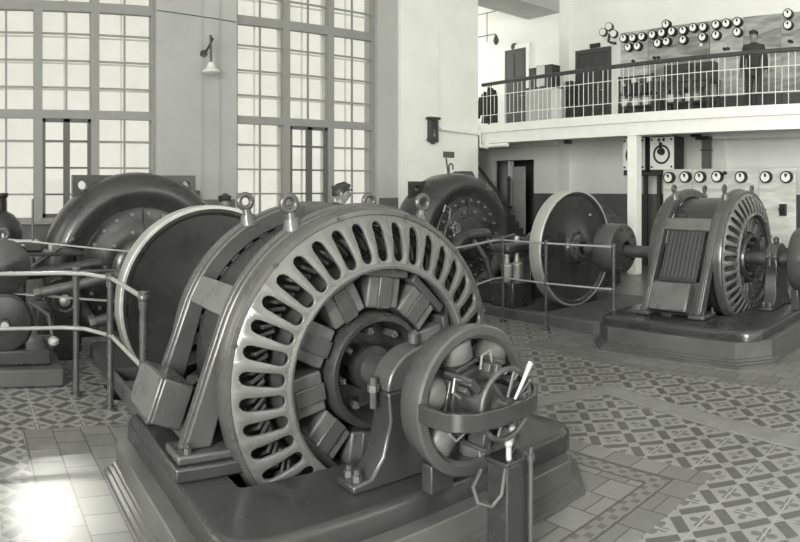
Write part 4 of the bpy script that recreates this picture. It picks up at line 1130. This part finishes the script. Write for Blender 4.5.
# ---- governor and oil pump left of the left turbine
gx, gy = -6.05, 0.44
t = thing('governor', 'belt driven governor with two round black wheels at the left edge', 'governor', (gx, gy, 0))
build('pedestal', MB().prism([(gx-0.45, gy-0.75), (gx+0.30, gy-0.75), (gx+0.30, gy+0.42), (gx-0.45, gy+0.42)], 0, 0.16), M['concrete'], t, bevel=0.02)
build('base_casting', MB().prism([(gx-0.35, gy-0.6), (gx+0.18, gy-0.6), (gx+0.18, gy+0.32), (gx-0.35, gy+0.32)], 0.161, 0.30), M['black'], t, bevel=0.02)
build('lower_wheel', MB().lathe([(-0.16, 0), (-0.16, 0.25), (-0.14, 0.265), (0.03, 0.265), (0.06, 0.24), (0.075, 0.15), (0.08, 0.06), (0.12, 0.05), (0.12, 0)], (gx+0.08, gy-0.10, 0.53), (1, 0, 0), 48), M['black'], t)
uw = build('upper_wheel', MB().lathe([(-0.14, 0), (-0.14, 0.23), (-0.12, 0.245), (0.03, 0.245), (0.05, 0.22), (0.055, 0.08), (0.07, 0.06), (0.07, 0)], (gx+0.02, gy-0.10, 1.03), (1, 0, 0), 48), M['black'], t)
build('hub_cap', MB().cyl((gx+0.2, gy-0.1, 0.53), (gx+0.23, gy-0.1, 0.53), 0.035, n=14), M['steel'], t)
build('grease_knob', MB().lathe([(0, 0.03), (0.02, 0.05), (0.05, 0.05), (0.07, 0.03), (0.075, 0)], (gx+0.16, gy+0.34, 0.34), (0.2, 0, 1), 14), M['steel'], t)
build('eye_bolt', MB().torus((gx-0.02, gy-0.10, 1.315), (1, 0, 0), 0.045, 0.018, 22, 8).cyl((gx-0.02, gy-0.1, 1.26), (gx-0.02, gy-0.1, 1.28), 0.03), M['frame'], t)
build('link_rod', MB().tube([(gx+0.1, gy+0.12, 0.72), (gx+0.1, gy+0.30, 0.60), (gx+0.1, gy+0.34, 0.40)], 0.018, 8), M['pipe'], t)
build('column', MB().box(gx-0.22, gx-0.10, gy-0.3, gy+0.12, 0.30, 1.2), M['black'], t, bevel=0.03)
# belts from the governor to the turbine shaft
by0, by1 = gy-0.10, AY1
rr0, rr1 = 0.25, 0.24
mb = MB()
n = 14; loop = []
bx = gx - 0.05
for k in range(n+1):
    a = PI/2 + PI*k/n
    loop.append((by0 + rr0*cos(a), 1.03 + rr0*sin(a)))
for k in range(n+1):
    a = -PI/2 + PI*k/n
    loop.append((by1 + rr1*cos(a), ZS1 + 0.10 + rr1*sin(a)))
inn = [(p[0]*0.995+0.005*1.0, p[1]*0.995+0.005*0.9) for p in loop]
def shrink(pts, m):
    out = []; N = len(pts)
    for i, p in enumerate(pts):
        a, b = pts[i-1], pts[(i+1) % N]
        tx, ty = b[0]-a[0], b[1]-a[1]; l = math.hypot(tx, ty) or 1
        out.append((p[0]-ty/l*m, p[1]+tx/l*m))
    return out
mb.band(loop, shrink(loop, 0.008), bx-0.04, bx+0.04, True)
tag(build('drive_belt', mb, M['belt']), 'thin flat belt from the governor wheel towards the left flywheel', 'belt')
t = thing('belt_pulley', 'belt pulley on the shaft behind the left flywheel', 'pulley', (bx, by1, ZS1-0.2))
build('pulley_rim', MB().lathe([(-0.06, 0.09), (-0.06, 0.225), (0.06, 0.225), (0.06, 0.09)], (bx, by1, ZS1+0.10), (1, 0, 0), 40), M['worn'], t)
# dark bell-topped oil vessel by the window
t = thing('oil_vessel', 'dark domed oil vessel with a narrow neck at the far left edge', 'vessel', (-8.9, 0.42, 0))
build('body', MB().lathe([(0, 0.0), (0, 0.32), (0.06, 0.34), (1.15, 0.34), (1.28, 0.31), (1.38, 0.22), (1.43, 0.13), (1.60, 0.125), (1.63, 0.15), (1.67, 0.15), (1.67, 0)], (-8.9, 0.42, 0), (0, 0, 1), 32), M['black'], t)
build('gauge_glass', MB().cyl((-8.55, 0.48, 0.7), (-8.55, 0.48, 1.15), 0.02), M['steel'], t)
# regulating gear in front of the left turbine: valve body, hand valve, pipes
t = thing('control_valve', 'valve body with round flange low in front of the left turbine', 'valve', (-6.75, 0.95, 0))
build('valve_body', MB().lathe([(0, 0), (0, 0.16), (0.05, 0.16), (0.05, 0.12), (0.3, 0.13), (0.34, 0.17), (0.40, 0.17), (0.40, 0.0)], (-6.95, 0.98, 0.62), (1, 0, 0), 28), M['black'], t)
build('flange_ring', MB().torus((-6.54, 0.98, 0.62), (1, 0, 0), 0.11, 0.02, 28, 8), M['frame'], t)
build('flange_centre', MB().lathe([(0, 0.06), (0.03, 0.055), (0.05, 0.03), (0.055, 0)], (-6.55, 0.98, 0.62), (1, 0, 0), 20), M['steel'], t)
build('valve_leg', MB().box(-6.9, -6.65, 0.88, 1.08, 0, 0.5), M['black'], t, bevel=0.01)
build('steam_pipe', MB().tube([(-6.8, 0.35, 0.82), (-6.8, 1.0, 0.9), (-6.8, 1.4, 0.95)], 0.06, 12), M['black'], t)
t = thing('distribution_table', 'low table of lever gear and pipes before the left turbine casing', 'lever gear', (-7.1, 0.6, 0))
build('table_top', MB().box(-7.35, -6.95, 0.25, 1.25, 1.02, 1.06), M['black'], t, bevel=0.008)
for yy in (0.3, 1.2):
    for xx in (-7.3, -7.0): build('leg', MB().box(xx-0.025, xx+0.025, yy-0.025, yy+0.025, 0, 1.02), M['black'], t, smooth=0)
build('casing_box', MB().box(-7.3, -7.02, 0.45, 0.82, 1.061, 1.16), M['black'], t, bevel=0.02)
build('top_lid', MB().box(-7.28, -7.04, 0.50, 0.78, 1.161, 1.175), M['steel'], t, bevel=0.005)
build('spindle', MB().tube([(-7.15, 0.72, 1.17), (-7.15, 0.72, 1.62)], 0.012, 8), M['pipe'], t)
build('lever_arm', MB().tube([(-7.0, 0.35, 0.6), (-6.98, 0.75, 0.95), (-6.98, 1.15, 1.2)], 0.022, 8), M['pipe'], t)
for k in range(3): build('oil_cup', MB().lathe([(0, 0.015), (0.03, 0.03), (0.07, 0.03), (0.09, 0)], (-7.0, 0.3+0.3*k, 1.061), (0, 0, 1), 12), M['steel'], t)
# long sloping pipes between governor and flywheel
for p0, p1, r_, lab in (((-6.0, 0.62, 0.78), (-5.85, 1.72, 1.02), 0.045, 'upper sloping pipe from the governor to the left flywheel shaft'),
                        ((-5.95, 1.12, 0.50), (-5.9, 1.80, 0.70), 0.05, 'lower sloping pipe at the edge of the left flywheel')):
    t = thing('oil_pipe', lab, 'pipe', Vector(p0), 'sloping oil pipes')
    build('tube', MB().tube([p0, p1], r_, 12), M['pipe'], t)
    for q_, f in ((p0, 0.06), (p1, -0.06)):
        v = (Vector(p1)-Vector(p0)).normalized()
        build('union_nut', MB().cyl(Vector(q_), Vector(q_)+v*f, r_*1.5, n=8), M['worn'], t)
build_pipe = thing('cross_pipe', 'thin level pipe crossing behind the left guard rail', 'pipe', (-6.3, 0.6, 0.92))
build('tube', MB().tube([(-6.35, -0.3, 0.93), (-6.35, 1.75, 0.93)], 0.018, 8), M['pipe'], build_pipe)
build('pipe_stay', MB().tube([(-6.35, 1.74, 0.93), (-6.35, 1.74, 0.141)], 0.02, 8), M['pipe'], build_pipe)

# dark motor lying behind the coupling drum, under the balcony
t = thing('standby_motor', 'dark rounded motor behind the coupling drum at the back wall', 'motor', (-7.3, 10.3, 0))
build('motor_body', MB().lathe([(-0.62, 0), (-0.62, 0.3), (-0.56, 0.42), (-0.45, 0.46), (0.45, 0.46), (0.56, 0.42), (0.62, 0.3), (0.62, 0)], (-7.35, 9.7, 0.98), (1, 0, 0), 40), M['matblack'], t)
build('motor_bed', MB().box(-8.0, -6.7, 9.3, 10.1, 0, 0.52), M['black'], t, bevel=0.02)
build('pulley', MB().lathe([(0.63, 0.05), (0.63, 0.3), (0.83, 0.3), (0.83, 0.05)], (-7.35, 9.7, 0.98), (1, 0, 0), 32), M['black'], t)
build('lifting_eye', MB().torus((-7.35, 9.7, 1.49), (1, 0, 0), 0.05, 0.018, 20, 8), M['black'], t)

# hand wheels and pipes on the face of the right turbine
t = thing('turbine_valve', 'hand wheel valve with bright fittings on the right turbine face', 'valve', (-7.9, 7.0, 1.2))
q = on_x(451, 228, -7.74)
build('hand_wheel', MB().torus(q + Vector((0.12, 0, 0)), (1, 0, 0), 0.075, 0.014, 24, 8).cyl(q + Vector((-0.02, 0, 0)), q + Vector((0.14, 0, 0)), 0.022).tube([q + Vector((0.12, -0.07, 0)), q + Vector((0.12, 0.07, 0))], 0.01).tube([q + Vector((0.12, 0, -0.07)), q + Vector((0.12, 0, 0.07))], 0.01), M['boltc'], t)
build('fitting_pipe', MB().tube([q + Vector((0.05, 0, 0.04)), q + Vector((0.07, -0.1, 0.15)), q + Vector((0.07, -0.07, 0.3)), q + Vector((0.07, -0.18, 0.36)), q + Vector((0.05, -0.2, 0.26))], 0.015, 8), M['boltc'], t)
t = thing('turbine_elbow', 'dark curved pipe bend at the foot of the right turbine', 'pipe bend', (-7.35, 6.6, 0))
arc = [(-7.35, 6.55 + 0.40*(1-cos(a)), 0.45 + 0.55*sin(a)) for a in [PI*0.5*k/10 for k in range(11)]] + [(-7.35, 7.1, 1.0), (-7.35, 7.3, 1.0)]
build('bend', MB().tube(arc, 0.12, 16), M['black'], t)
build('bend_flange', MB().cyl((-7.35, 6.55, 0.40), (-7.35, 6.55, 0.46), 0.2, n=28), M['frame'], t)
build('bend_foot', MB().cyl((-7.35, 6.55, 0.001), (-7.35, 6.55, 0.40), 0.13, n=24), M['black'], t)
# steel lever links beside the turbine
t = thing('guide_linkage', 'two bright steel links below the right turbine hand wheel', 'linkage', (-6.6, 6.7, 0.14))
build('base', MB().box(-6.75, -6.45, 6.55, 7.0, 0.141, 0.45), M['black'], t, bevel=0.02)
for y_ in (6.62, 6.88):
    build('link', MB().tube([(-6.55, y_, 0.45), (-6.6, y_-0.06, 0.75), (-6.75, y_-0.16, 1.0)], 0.035, 8), M['worn'], t)
build('cross_rod', MB().tube([(-6.7, 6.2, 0.9), (-6.75, 7.3, 1.03)], 0.03, 8), M['pipe'], t)
# bright machined fittings by the rail post (pump)
q = on_x(512, 270, -6.2)
t = thing('oil_pump', 'small pump with bright machined cylinders behind the right guard rail', 'pump', (-6.2, q.y, 0.14))
build('pump_base', MB().box(-6.4, -6.0, q.y-0.2, q.y+0.2, 0.141, 0.469), M['black'], t, bevel=0.02)
for k in range(2):
    yy = q.y - 0.1 + 0.2*k
    build('cylinder', MB().lathe([(0, 0.05), (0.04, 0.065), (0.15, 0.065), (0.19, 0.08), (0.23, 0.08), (0.25, 0.035), (0.37, 0.035), (0.39, 0.0)], (-6.2, yy, 0.47), (0, 0, 1), 20), M['steel'], t)
build('top_casting', MB().box(-6.35, -6.05, q.y-0.25, q.y+0.25, 0.87, 0.98), M['worn'], t, bevel=0.03)
build('oil_cup', MB().lathe([(0, 0.03), (0.03, 0.04), (0.09, 0.035), (0.10, 0)], (-6.2, q.y+0.1, 0.98), (0, 0, 1), 14), M['steel'], t)
# dark notice plate and hook standing up from the right turbine
q = on_x(449, 155, -8.6)
t = thing('tally_plate', 'small dark plate on a bent rod above the right turbine', 'plate', (q.x, q.y, 1.9))
a, b = on_x(443.5, 151.5, -8.6), on_x(454, 158, -8.6)
build('plate', MB().box(q.x-0.01, q.x+0.01, a.y, b.y, b.z, a.z), M['pipe'], t, smooth=0)
c = on_x(446, 158, -8.6); d_ = on_x(448, 172, -8.6)
build('rod', MB().tube([(c.x, c.y, c.z), (d_.x, d_.y, d_.z), (d_.x, d_.y, 1.75)], 0.014, 8), M['pipe'], t)
e0 = on_x(449, 172, -8.6)
build('hook', MB().tube([(e0.x, e0.y, e0.z-0.1), (e0.x, e0.y, e0.z+0.10)] + [(e0.x, e0.y+0.045-0.045*cos(PI*k/8), e0.z+0.10+0.045*sin(PI*k/8)) for k in range(1, 9)] + [(e0.x, e0.y+0.09, e0.z+0.04)], 0.014, 8), M['pipe'], t)
q = on_x(463, 168, -9.6)
t = thing('lamp_housing', 'grey gabled box behind the top of the right turbine', 'box', (-9.6, q.y, 0))
build('housing', MB().prism_x([(q.y-0.22, 0.0), (q.y+0.22, 0.0), (q.y+0.22, 1.92), (q.y+0.12, 2.06), (q.y-0.12, 2.06), (q.y-0.22, 1.92)], -9.75, -9.45), M['pipe'], t, bevel=0.015)
build('housing_door', MB().box(-9.449, -9.43, q.y-0.16, q.y+0.16, 0.4, 1.75), M['frame'], t, bevel=0.006)

# cable rheostat in front of the exciter
bx0, by0 = -2.10, 2.225
t = thing('rheostat', 'tall narrow black resistance box standing in front of the exciter', 'rheostat', (bx0, by0, 0))
build('cabinet', MB().box(bx0-0.06, bx0+0.07, by0-0.075, by0+0.07, 0, 0.50), M['black'], t, bevel=0.008)
build('cabinet_top', MB().box(bx0-0.07, bx0+0.08, by0-0.085, by0+0.08, 0.501, 0.52), M['black'], t, bevel=0.005)
build('conduit', MB().tube([(bx0+0.09, by0+0.06, 0), (bx0+0.09, by0+0.06, 0.56)], 0.011, 10).cyl((bx0+0.09, by0+0.06, 0.5), (bx0+0.09, by0+0.06, 0.53), 0.018), M['pipe'], t)
for dy, dx, z, in ((-0.055, 0.06, 0.60), (0.05, -0.02, 0.62)):
    p = build('terminal_post', MB().tube([(bx0+dx, by0+dy, 0.52), (bx0+dx, by0+dy, z-0.07)], 0.010, 8), M['pipe'], t)
    build('post_cap', MB().cyl((bx0+dx, by0+dy, z-0.07), (bx0+dx, by0+dy, z-0.01), 0.013, n=12).ball((bx0+dx, by0+dy, z), 0.019, 12, 8), M['steel'], p)
build('cable_loop', MB().tube([(bx0+0.06, by0-0.075, 0.50), (bx0+0.05, by0-0.09, 0.38), (bx0+0.03, by0-0.13, 0.335), (bx0+0.0, by0-0.19, 0.36), (bx0-0.03, by0-0.19, 0.42), (bx0-0.05, by0-0.12, 0.47)], 0.010, 8), M['pipe'], t)
build('cross_bar', MB().tube([(bx0+0.06, by0-0.06, 0.535), (bx0, by0+0.08, 0.575), (bx0-0.05, by0+0.11, 0.59)], 0.009, 8), M['pipe'], t)

# iron trench cover, bent once
P = [(-3.75, 3.50), (-3.27, 4.72), (-1.0, 4.22)]
def strip(pts, w_):
    L = [Vector((a, b)) for a, b in pts]; l, r_ = [], []
    for i, p in enumerate(L):
        a = L[max(i-1, 0)]; b = L[min(i+1, len(L)-1)]
        d1 = (p-a).normalized() if i else (b-p).normalized(); d2 = (b-p).normalized() if i < len(L)-1 else d1
        m = (d1+d2).normalized(); nrm = Vector((-m.y, m.x)); k = w_/2/max(m.dot(d1), 0.3)
        l.append(p+nrm*k); r_.append(p-nrm*k)
    return [tuple(v) for v in l] + [tuple(v) for v in r_[::-1]]
tag(build('trench_cover', MB().prism(strip(P, 0.21), 0.0, 0.012), M['strip'], smooth=0, bevel=0.004), 'bent plain iron cover strip across the tiled floor at right', 'cover')

# guard rails
def guard(name_lab, pts, posts, ztop, zmid, z_floor, grp, first):
    t = thing('guard_rail', name_lab, 'railing', (posts[0][0], posts[0][1], posts[0][2]), grp)
    build('top_rail', MB().tube([(x, y, ztop) for x, y in pts], 0.018 if first else 0.013, 10), M['railpipe'], t)
    build('middle_rail', MB().tube([(x, y, zmid) for x, y in pts], 0.017 if first else 0.012, 10), M['railpipe'], t)
    for x, y, z in posts:
        g = 1.0 if first else 0.68
        p = build('post', MB().cyl((x, y, z), (x, y, ztop-0.01), 0.027*g, n=14).cyl((x, y, z), (x, y, z+0.02), 0.05, n=16), M['frame'], t)
        build('ball_joint', MB().ball((x, y, ztop), 0.040*g).cyl((x, y, ztop-0.07), (x, y, ztop+0.04), 0.034*g, n=14), M['frame'], p)
        build('ball_joint', MB().ball((x, y, zmid), 0.036*g), M['frame'], p)
    return t
guard('pipe guard rail with ball joints at left before the flywheel',
      [(-5.5, -0.6), (-5.5, 0.80), (-5.42, 0.98), (-5.12, 1.14), (-4.18, 1.14)],
      [(-5.5, 0.92, 0), (-5.12, 1.13, 0), (-4.17, 1.14, 0.20)], 1.03, 0.575, 0, 'guard rails', True)
guard('thin pipe guard rail in front of the right flywheel',
      [(-4.3, 6.33), (-5.2, 6.24), (-5.97, 6.24), (-6.0, 6.1), (-5.1, 3.95)],
      [(-4.3, 6.33, 0.34), (-5.24, 6.24, 0), (-5.97, 6.24, 0)], 1.06, 0.57, 0, 'guard rails', False)

# ================================================================ people
def head_mesh(c, f, k=1.0):
    """head with brow, nose, chin and ears; c centre, f facing direction in plan"""
    f = Vector((f[0], f[1], 0)).normalized(); r_ = Vector((f.y, -f.x, 0)); u = Vector((0, 0, 1)); c = Vector(c)
    mb = MB(); n, m = 28, 20; vs = []
    for i in range(m+1):
        t_ = PI*i/m
        for j in range(n):
            a = 2*PI*j/n
            x, y, z = sin(t_)*cos(a), sin(t_)*sin(a), cos(t_)
            X, Y, Z = x*0.098, y*0.076, z*0.118
            if z < -0.1:
                q = (-z-0.1)/0.9; Y *= 1-0.33*q; X = X*(1-0.18*q) + 0.012*q
            if x > 0.5:
                fr_ = (x-0.5)/0.5
                g = math.exp(-(y/0.14)**2)
                if -0.40 < z < 0.12: X += 0.024*g*fr_*(1-abs((z+0.2)/0.32)*0.7)
                X -= 0.012*fr_*math.exp(-((abs(y)-0.36)/0.14)**2)*math.exp(-((z-0.06)/0.11)**2)
                X += 0.006*fr_*math.exp(-((z-0.22)/0.08)**2)
                X += 0.007*fr_*math.exp(-(y/0.28)**2)*math.exp(-((z+0.58)/0.06)**2)
                X -= 0.006*fr_*math.exp(-(y/0.3)**2)*math.exp(-((z+0.50)/0.03)**2)
            vs.append(c + (f*X + r_*Y + u*Z)*k)
    mb.add(vs, [(i*n+j, i*n+(j+1) % n, (i+1)*n+(j+1) % n, (i+1)*n+j) for i in range(m) for j in range(n)])
    for s in (-1, 1):
        e = MB().ball((0, 0, 0), 1, 10, 8)
        mb.add([c + (f*(p.x*0.018-0.008) + r_*(s*(0.078+p.y*0.009)) + u*(p.z*0.032-0.008))*k for p in e.v], e.f)
    return mb
def skin_mesh(chains):
    """grow tapered limbs over edge chains; returns an evaluated mesh builder"""
    vs, es, rs = [], [], []
    idx = {}
    for ch in chains:
        prev = None
        for p, r_ in ch:
            key = tuple(round(v, 4) for v in p)
            if key not in idx:
                idx[key] = len(vs); vs.append(Vector(p)); rs.append(r_)
            i = idx[key]
            if prev is not None and prev != i: es.append((prev, i))
            prev = i
    me = bpy.data.meshes.new('limbs'); me.from_pydata(vs, es, [])
    o = bpy.data.objects.new('limbs', me); C.objects.link(o)
    o.modifiers.new('skin', 'SKIN'); s_ = o.modifiers.new('sub', 'SUBSURF'); s_.levels = 2; s_.render_levels = 2
    for i, d_ in enumerate(me.skin_vertices[0].data):
        r_ = rs[i]; d_.radius = r_ if isinstance(r_, tuple) else (r_, r_); d_.use_root = (i == 0)
    dg = bpy.context.evaluated_depsgraph_get(); dg.update()
    ev = o.evaluated_get(dg); m2 = ev.to_mesh()
    mb = MB().add([v.co.copy() for v in m2.vertices], [list(p.vertices) for p in m2.polygons])
    ev.to_mesh_clear(); bpy.data.objects.remove(o); bpy.data.meshes.remove(me)
    return mb
def person(x, y, z, h, face, lab, hands='down', cap=True, look=None):
    k = h/1.70
    f = Vector((face[0], face[1], 0)).normalized(); r_ = Vector((f.y, -f.x, 0)); u = Vector((0, 0, 1))
    lk = Vector((look[0], look[1], 0)).normalized() if look else f
    B = Vector((x, y, z))
    def P(a, b, c): return B + (f*a + r_*b + u*c)*k
    pel = P(0, 0, 0.92)
    spine = [(pel, (0.135*k, 0.10*k)), (P(0, 0, 1.06), (0.125*k, 0.092*k)), (P(0.005, 0, 1.22), (0.14*k, 0.10*k)), (P(0, 0, 1.36), (0.13*k, 0.09*k)), (P(0.0, 0, 1.44), (0.06*k, 0.055*k)), (P(0.01, 0, 1.50), (0.05*k, 0.05*k)), (P(0.02, 0, 1.56), (0.045*k, 0.045*k))]
    legs, arms, hand_ch = [], [], []
    for s in (-1, 1):
        legs.append([(pel, (0.135*k, 0.10*k)), (P(0, s*0.09, 0.86), 0.088*k), (P(0.015, s*0.10, 0.50), 0.060*k), (P(0.0, s*0.105, 0.28), 0.052*k), (P(-0.01, s*0.11, 0.085), 0.037*k), (P(0.05, s*0.115, 0.042), 0.036*k), (P(0.15, s*0.125, 0.03), 0.028*k)])
        sh, el, wr, hd = P(0, s*0.17, 1.38), P(-0.02, s*0.235, 1.12), P(0.05, s*0.25, 0.89), P(0.08, s*0.25, 0.84)
        if hands == 'rail':
            el, wr, hd = P(0.02, s*0.25, 1.13), P(0.20, s*0.17, 1.02), P(0.25, s*0.15, 1.0)
        arms.append([(P(0, 0, 1.36), (0.13*k, 0.09*k)), (sh, 0.062*k), (el, 0.043*k), (wr, 0.028*k), (hd, (0.030*k, 0.024*k))])
        dv = (hd-wr).normalized(); sv = r_*s; nv = dv.cross(r_).normalized()
        tips = []
        for i, (off, ln) in enumerate(((-0.022, 0.066), (-0.007, 0.076), (0.008, 0.070), (0.022, 0.055))):
            b0 = hd + (r_*off)*k; b1 = b0 + (dv*0.045 + r_*off*0.3)*k; b2 = b1 + (dv*ln*0.5 + u*(-0.010) + f*0.008)*k; b3 = b2 + (dv*ln*0.38 - u*0.014 + f*0.002)*k
            hand_ch.append([(b0, 0.011*k), (b1, 0.010*k), (b2, 0.009*k), (b3, 0.007*k)])
        t0 = wr + (dv*0.025 - sv*0.018)*k; t1 = t0 + (dv*0.03 - sv*0.028 + f*0.01)*k; t2 = t1 + (dv*0.03 - sv*0.004)*k
        hand_ch.append([(t0, 0.013*k), (t1, 0.011*k), (t2, 0.009*k)])
    root = thing('person', lab, 'person', B, None)
    body = skin_mesh([spine] + legs + arms)
    for ch in hand_ch: body.merge(skin_mesh([ch]))
    hc = P(0.025, 0, 1.585)
    body.merge(head_mesh(hc, lk, k))
    build('body', body, M['skin'], root, smooth=70)
    # clothes
    def grow(ch, g): return [(p, tuple(v+g*k for v in r) if isinstance(r, tuple) else r+g*k) for p, r in ch]
    jk = skin_mesh([grow([(P(0, 0, 0.80), (0.16*k, 0.12*k))] + spine[:4] + [(P(0, 0, 1.43), (0.075*k, 0.07*k))], 0.022)] + [grow(a[:3] + [(a[3][0], 0.036*k)], 0.017) for a in arms])
    jo = build('jacket', jk, M['cloth'], root, smooth=70)
    build('collar', MB().torus(P(0.0, 0, 1.455), (0.2*f.x, 0.2*f.y, 1), 0.066*k, 0.02*k, 20, 8), M['cloth'], jo)
    build('trousers', skin_mesh([grow([l[0]] + l[1:4] + [(P(-0.005, s*0.11, 0.11), 0.055*k)], 0.02) for l, s in zip(legs, (-1, 1))]), M['cloth'], root, smooth=70)
    for s in (-1, 1):
        sm = MB().ball((0, 0, 0), 1, 14, 9)
        vv = [P(0.055+p.x*0.135, s*0.115+p.y*0.05, max(0.052+p.z*0.052, 0.002) if p.x > -0.2 else max(0.06+p.z*0.06, 0.002)) for p in sm.v]
        build('shoe', MB().add(vv, sm.f), M['ink'], root, smooth=60)
    # hair and cap
    lr = Vector((lk.y, -lk.x, 0))
    hv = MB().ball((0, 0, 0), 1, 24, 16)
    vv = []
    for p in hv.v:
        q_ = Vector(p)
        if q_.z < -0.35: q_.z = -0.35
        vv.append(hc + (lk*(q_.x*0.100-0.012) + lr*q_.y*0.083 + u*(q_.z*0.115+0.012 + max(q_.x, 0)*0.06))*k)
    build('hair', MB().add(vv, hv.f), M['ink'], root, smooth=60)
    cb = MB()
    n = 28; prof = [(0.052, 1.0), (0.070, 1.03), (0.084, 1.10), (0.098, 1.06), (0.108, 0.72), (0.112, 0.0)]
    vs = []
    for z_, rr in prof:
        for j in range(n):
            a = 2*PI*j/n
            vs.append(hc + (lk*(cos(a)*0.104*rr - 0.004) + lr*(sin(a)*0.088*rr) + u*(z_ + 0.012*cos(a)))*k)
    cb.add(vs, [(i*n+j, i*n+(j+1) % n, (i+1)*n+(j+1) % n, (i+1)*n+j) for i in range(len(prof)-1) for j in range(n)])
    co = build('cap', cb, M['cloth'], root, smooth=50)
    pk = MB(); top, bot = [], []
    for j in range(13):
        a = rad(-62 + 124*j/12)
        i0 = hc + (lk*(cos(a)*0.102) + lr*(sin(a)*0.088) + u*0.058)*k
        o0 = hc + (lk*(cos(a)*0.102 + 0.042*cos(a*1.35)) + lr*(sin(a)*0.092) + u*(0.042))*k
        top += [i0, o0]; bot += [i0 - u*0.008*k, o0 - u*0.008*k]
    N = len(top)
    fs = [(2*j, 2*j+1, 2*j+3, 2*j+2) for j in range(12)] + [(N+2*j, N+2*j+2, N+2*j+3, N+2*j+1) for j in range(12)] + [(2*j+1, N+2*j+1, N+2*j+3, 2*j+3) for j in range(12)] + [(2*j, 2*j+2, N+2*j+2, N+2*j) for j in range(12)] + [(0, N, N+1, 1), (N-2, N-1, 2*N-1, 2*N-2)]
    build('cap_peak', pk.add(top+bot, fs), M['ink'], co, smooth=40)
    return root
person(-6.95, 4.37, 0, 1.79, (0.45, 0.9), 'man in a flat cap seen in profile behind the foreground generator')
person(-8.6, 3.52, 0, 1.64, (0.9, -0.1), 'man in a dark cap half hidden behind the left flywheel')
person(-5.10, 12.55, ZD, 1.70, (0.25, -1.0), 'man in dark uniform and peaked cap standing on the balcony', hands='down')

# ================================================================ light
wd = bpy.data.worlds.new('daylight'); scene.world = wd; wd.use_nodes = True
bg = wd.node_tree.nodes['Background']
bg.inputs[0].default_value = (1.0, 1.0, 0.92, 1); bg.inputs[1].default_value = SKY
def area(name, loc, direction, sx, sy, power):
    l = bpy.data.lights.new(name, 'AREA'); l.shape = 'RECTANGLE'; l.size = sx; l.size_y = sy; l.energy = power
    l.color = (1.0, 1.0, 0.925)
    o = bpy.data.objects.new(name, l); C.objects.link(o); o.location = loc
    o.rotation_euler = Vector(direction).to_track_quat('-Z', 'Y').to_euler()
    return o
# daylight through the tall windows of the hall
for a, b in ((-9.5, -6.3), (-4.6, -1.4), (0.3, 3.5)):
    area('daylight_left', ((a+b)/2, -5.1, 3.3), (0, 1, -0.05), 3.1, 4.2, LEFT * (0.12 if a < -9 else 0.22 if a < -4 else 2.4))
for a, b in ((-1.0, 3.0), (6.0, 10.0)):
    area('daylight_rear', (7.45, (a+b)/2, 4.4), (-1, 0, -0.1), 3.9, 6.2, REAR)
area('alcove_fill', (-15.0, 12.3, 5.6), (1, 0, 0), 2.3, 3.4, ALC)  # fill lamp added outside an unseen opening to brighten the alcove
for a, b in (W1, W2):
    l = area('window_portal', (DX-0.52, (a+b)/2, 4.3), (1, 0, 0), 3.1, 6.2, 1)
    l.data.cycles.is_portal = True
# spot added outside the left window for the glare on the plinth-side tiles
sl = bpy.data.lights.new('glare_spot', 'SPOT'); sl.energy = BEAM; sl.spot_size = rad(4.7); sl.spot_blend = 0.8; sl.shadow_soft_size = 0.25; sl.color = (1.0, 1.0, 0.925)
so = bpy.data.objects.new('glare_spot', sl); C.objects.link(so); so.location = (-12.3, 1.15, 5.6)
so.rotation_euler = (Vector((-3.8, 0.68, 0)) - so.location).to_track_quat('-Z', 'Y').to_euler()
vs_ = scene.view_settings
vs_.view_transform = 'Standard'; vs_.look = 'None'; vs_.gamma = 1.0; vs_.use_curve_mapping = False
vs_.exposure = EXPO
scene.cycles.use_denoising = True
scene.cycles.max_bounces = 8
scene.cycles.diffuse_bounces = 5
scene.cycles.sample_clamp_indirect = 4.0
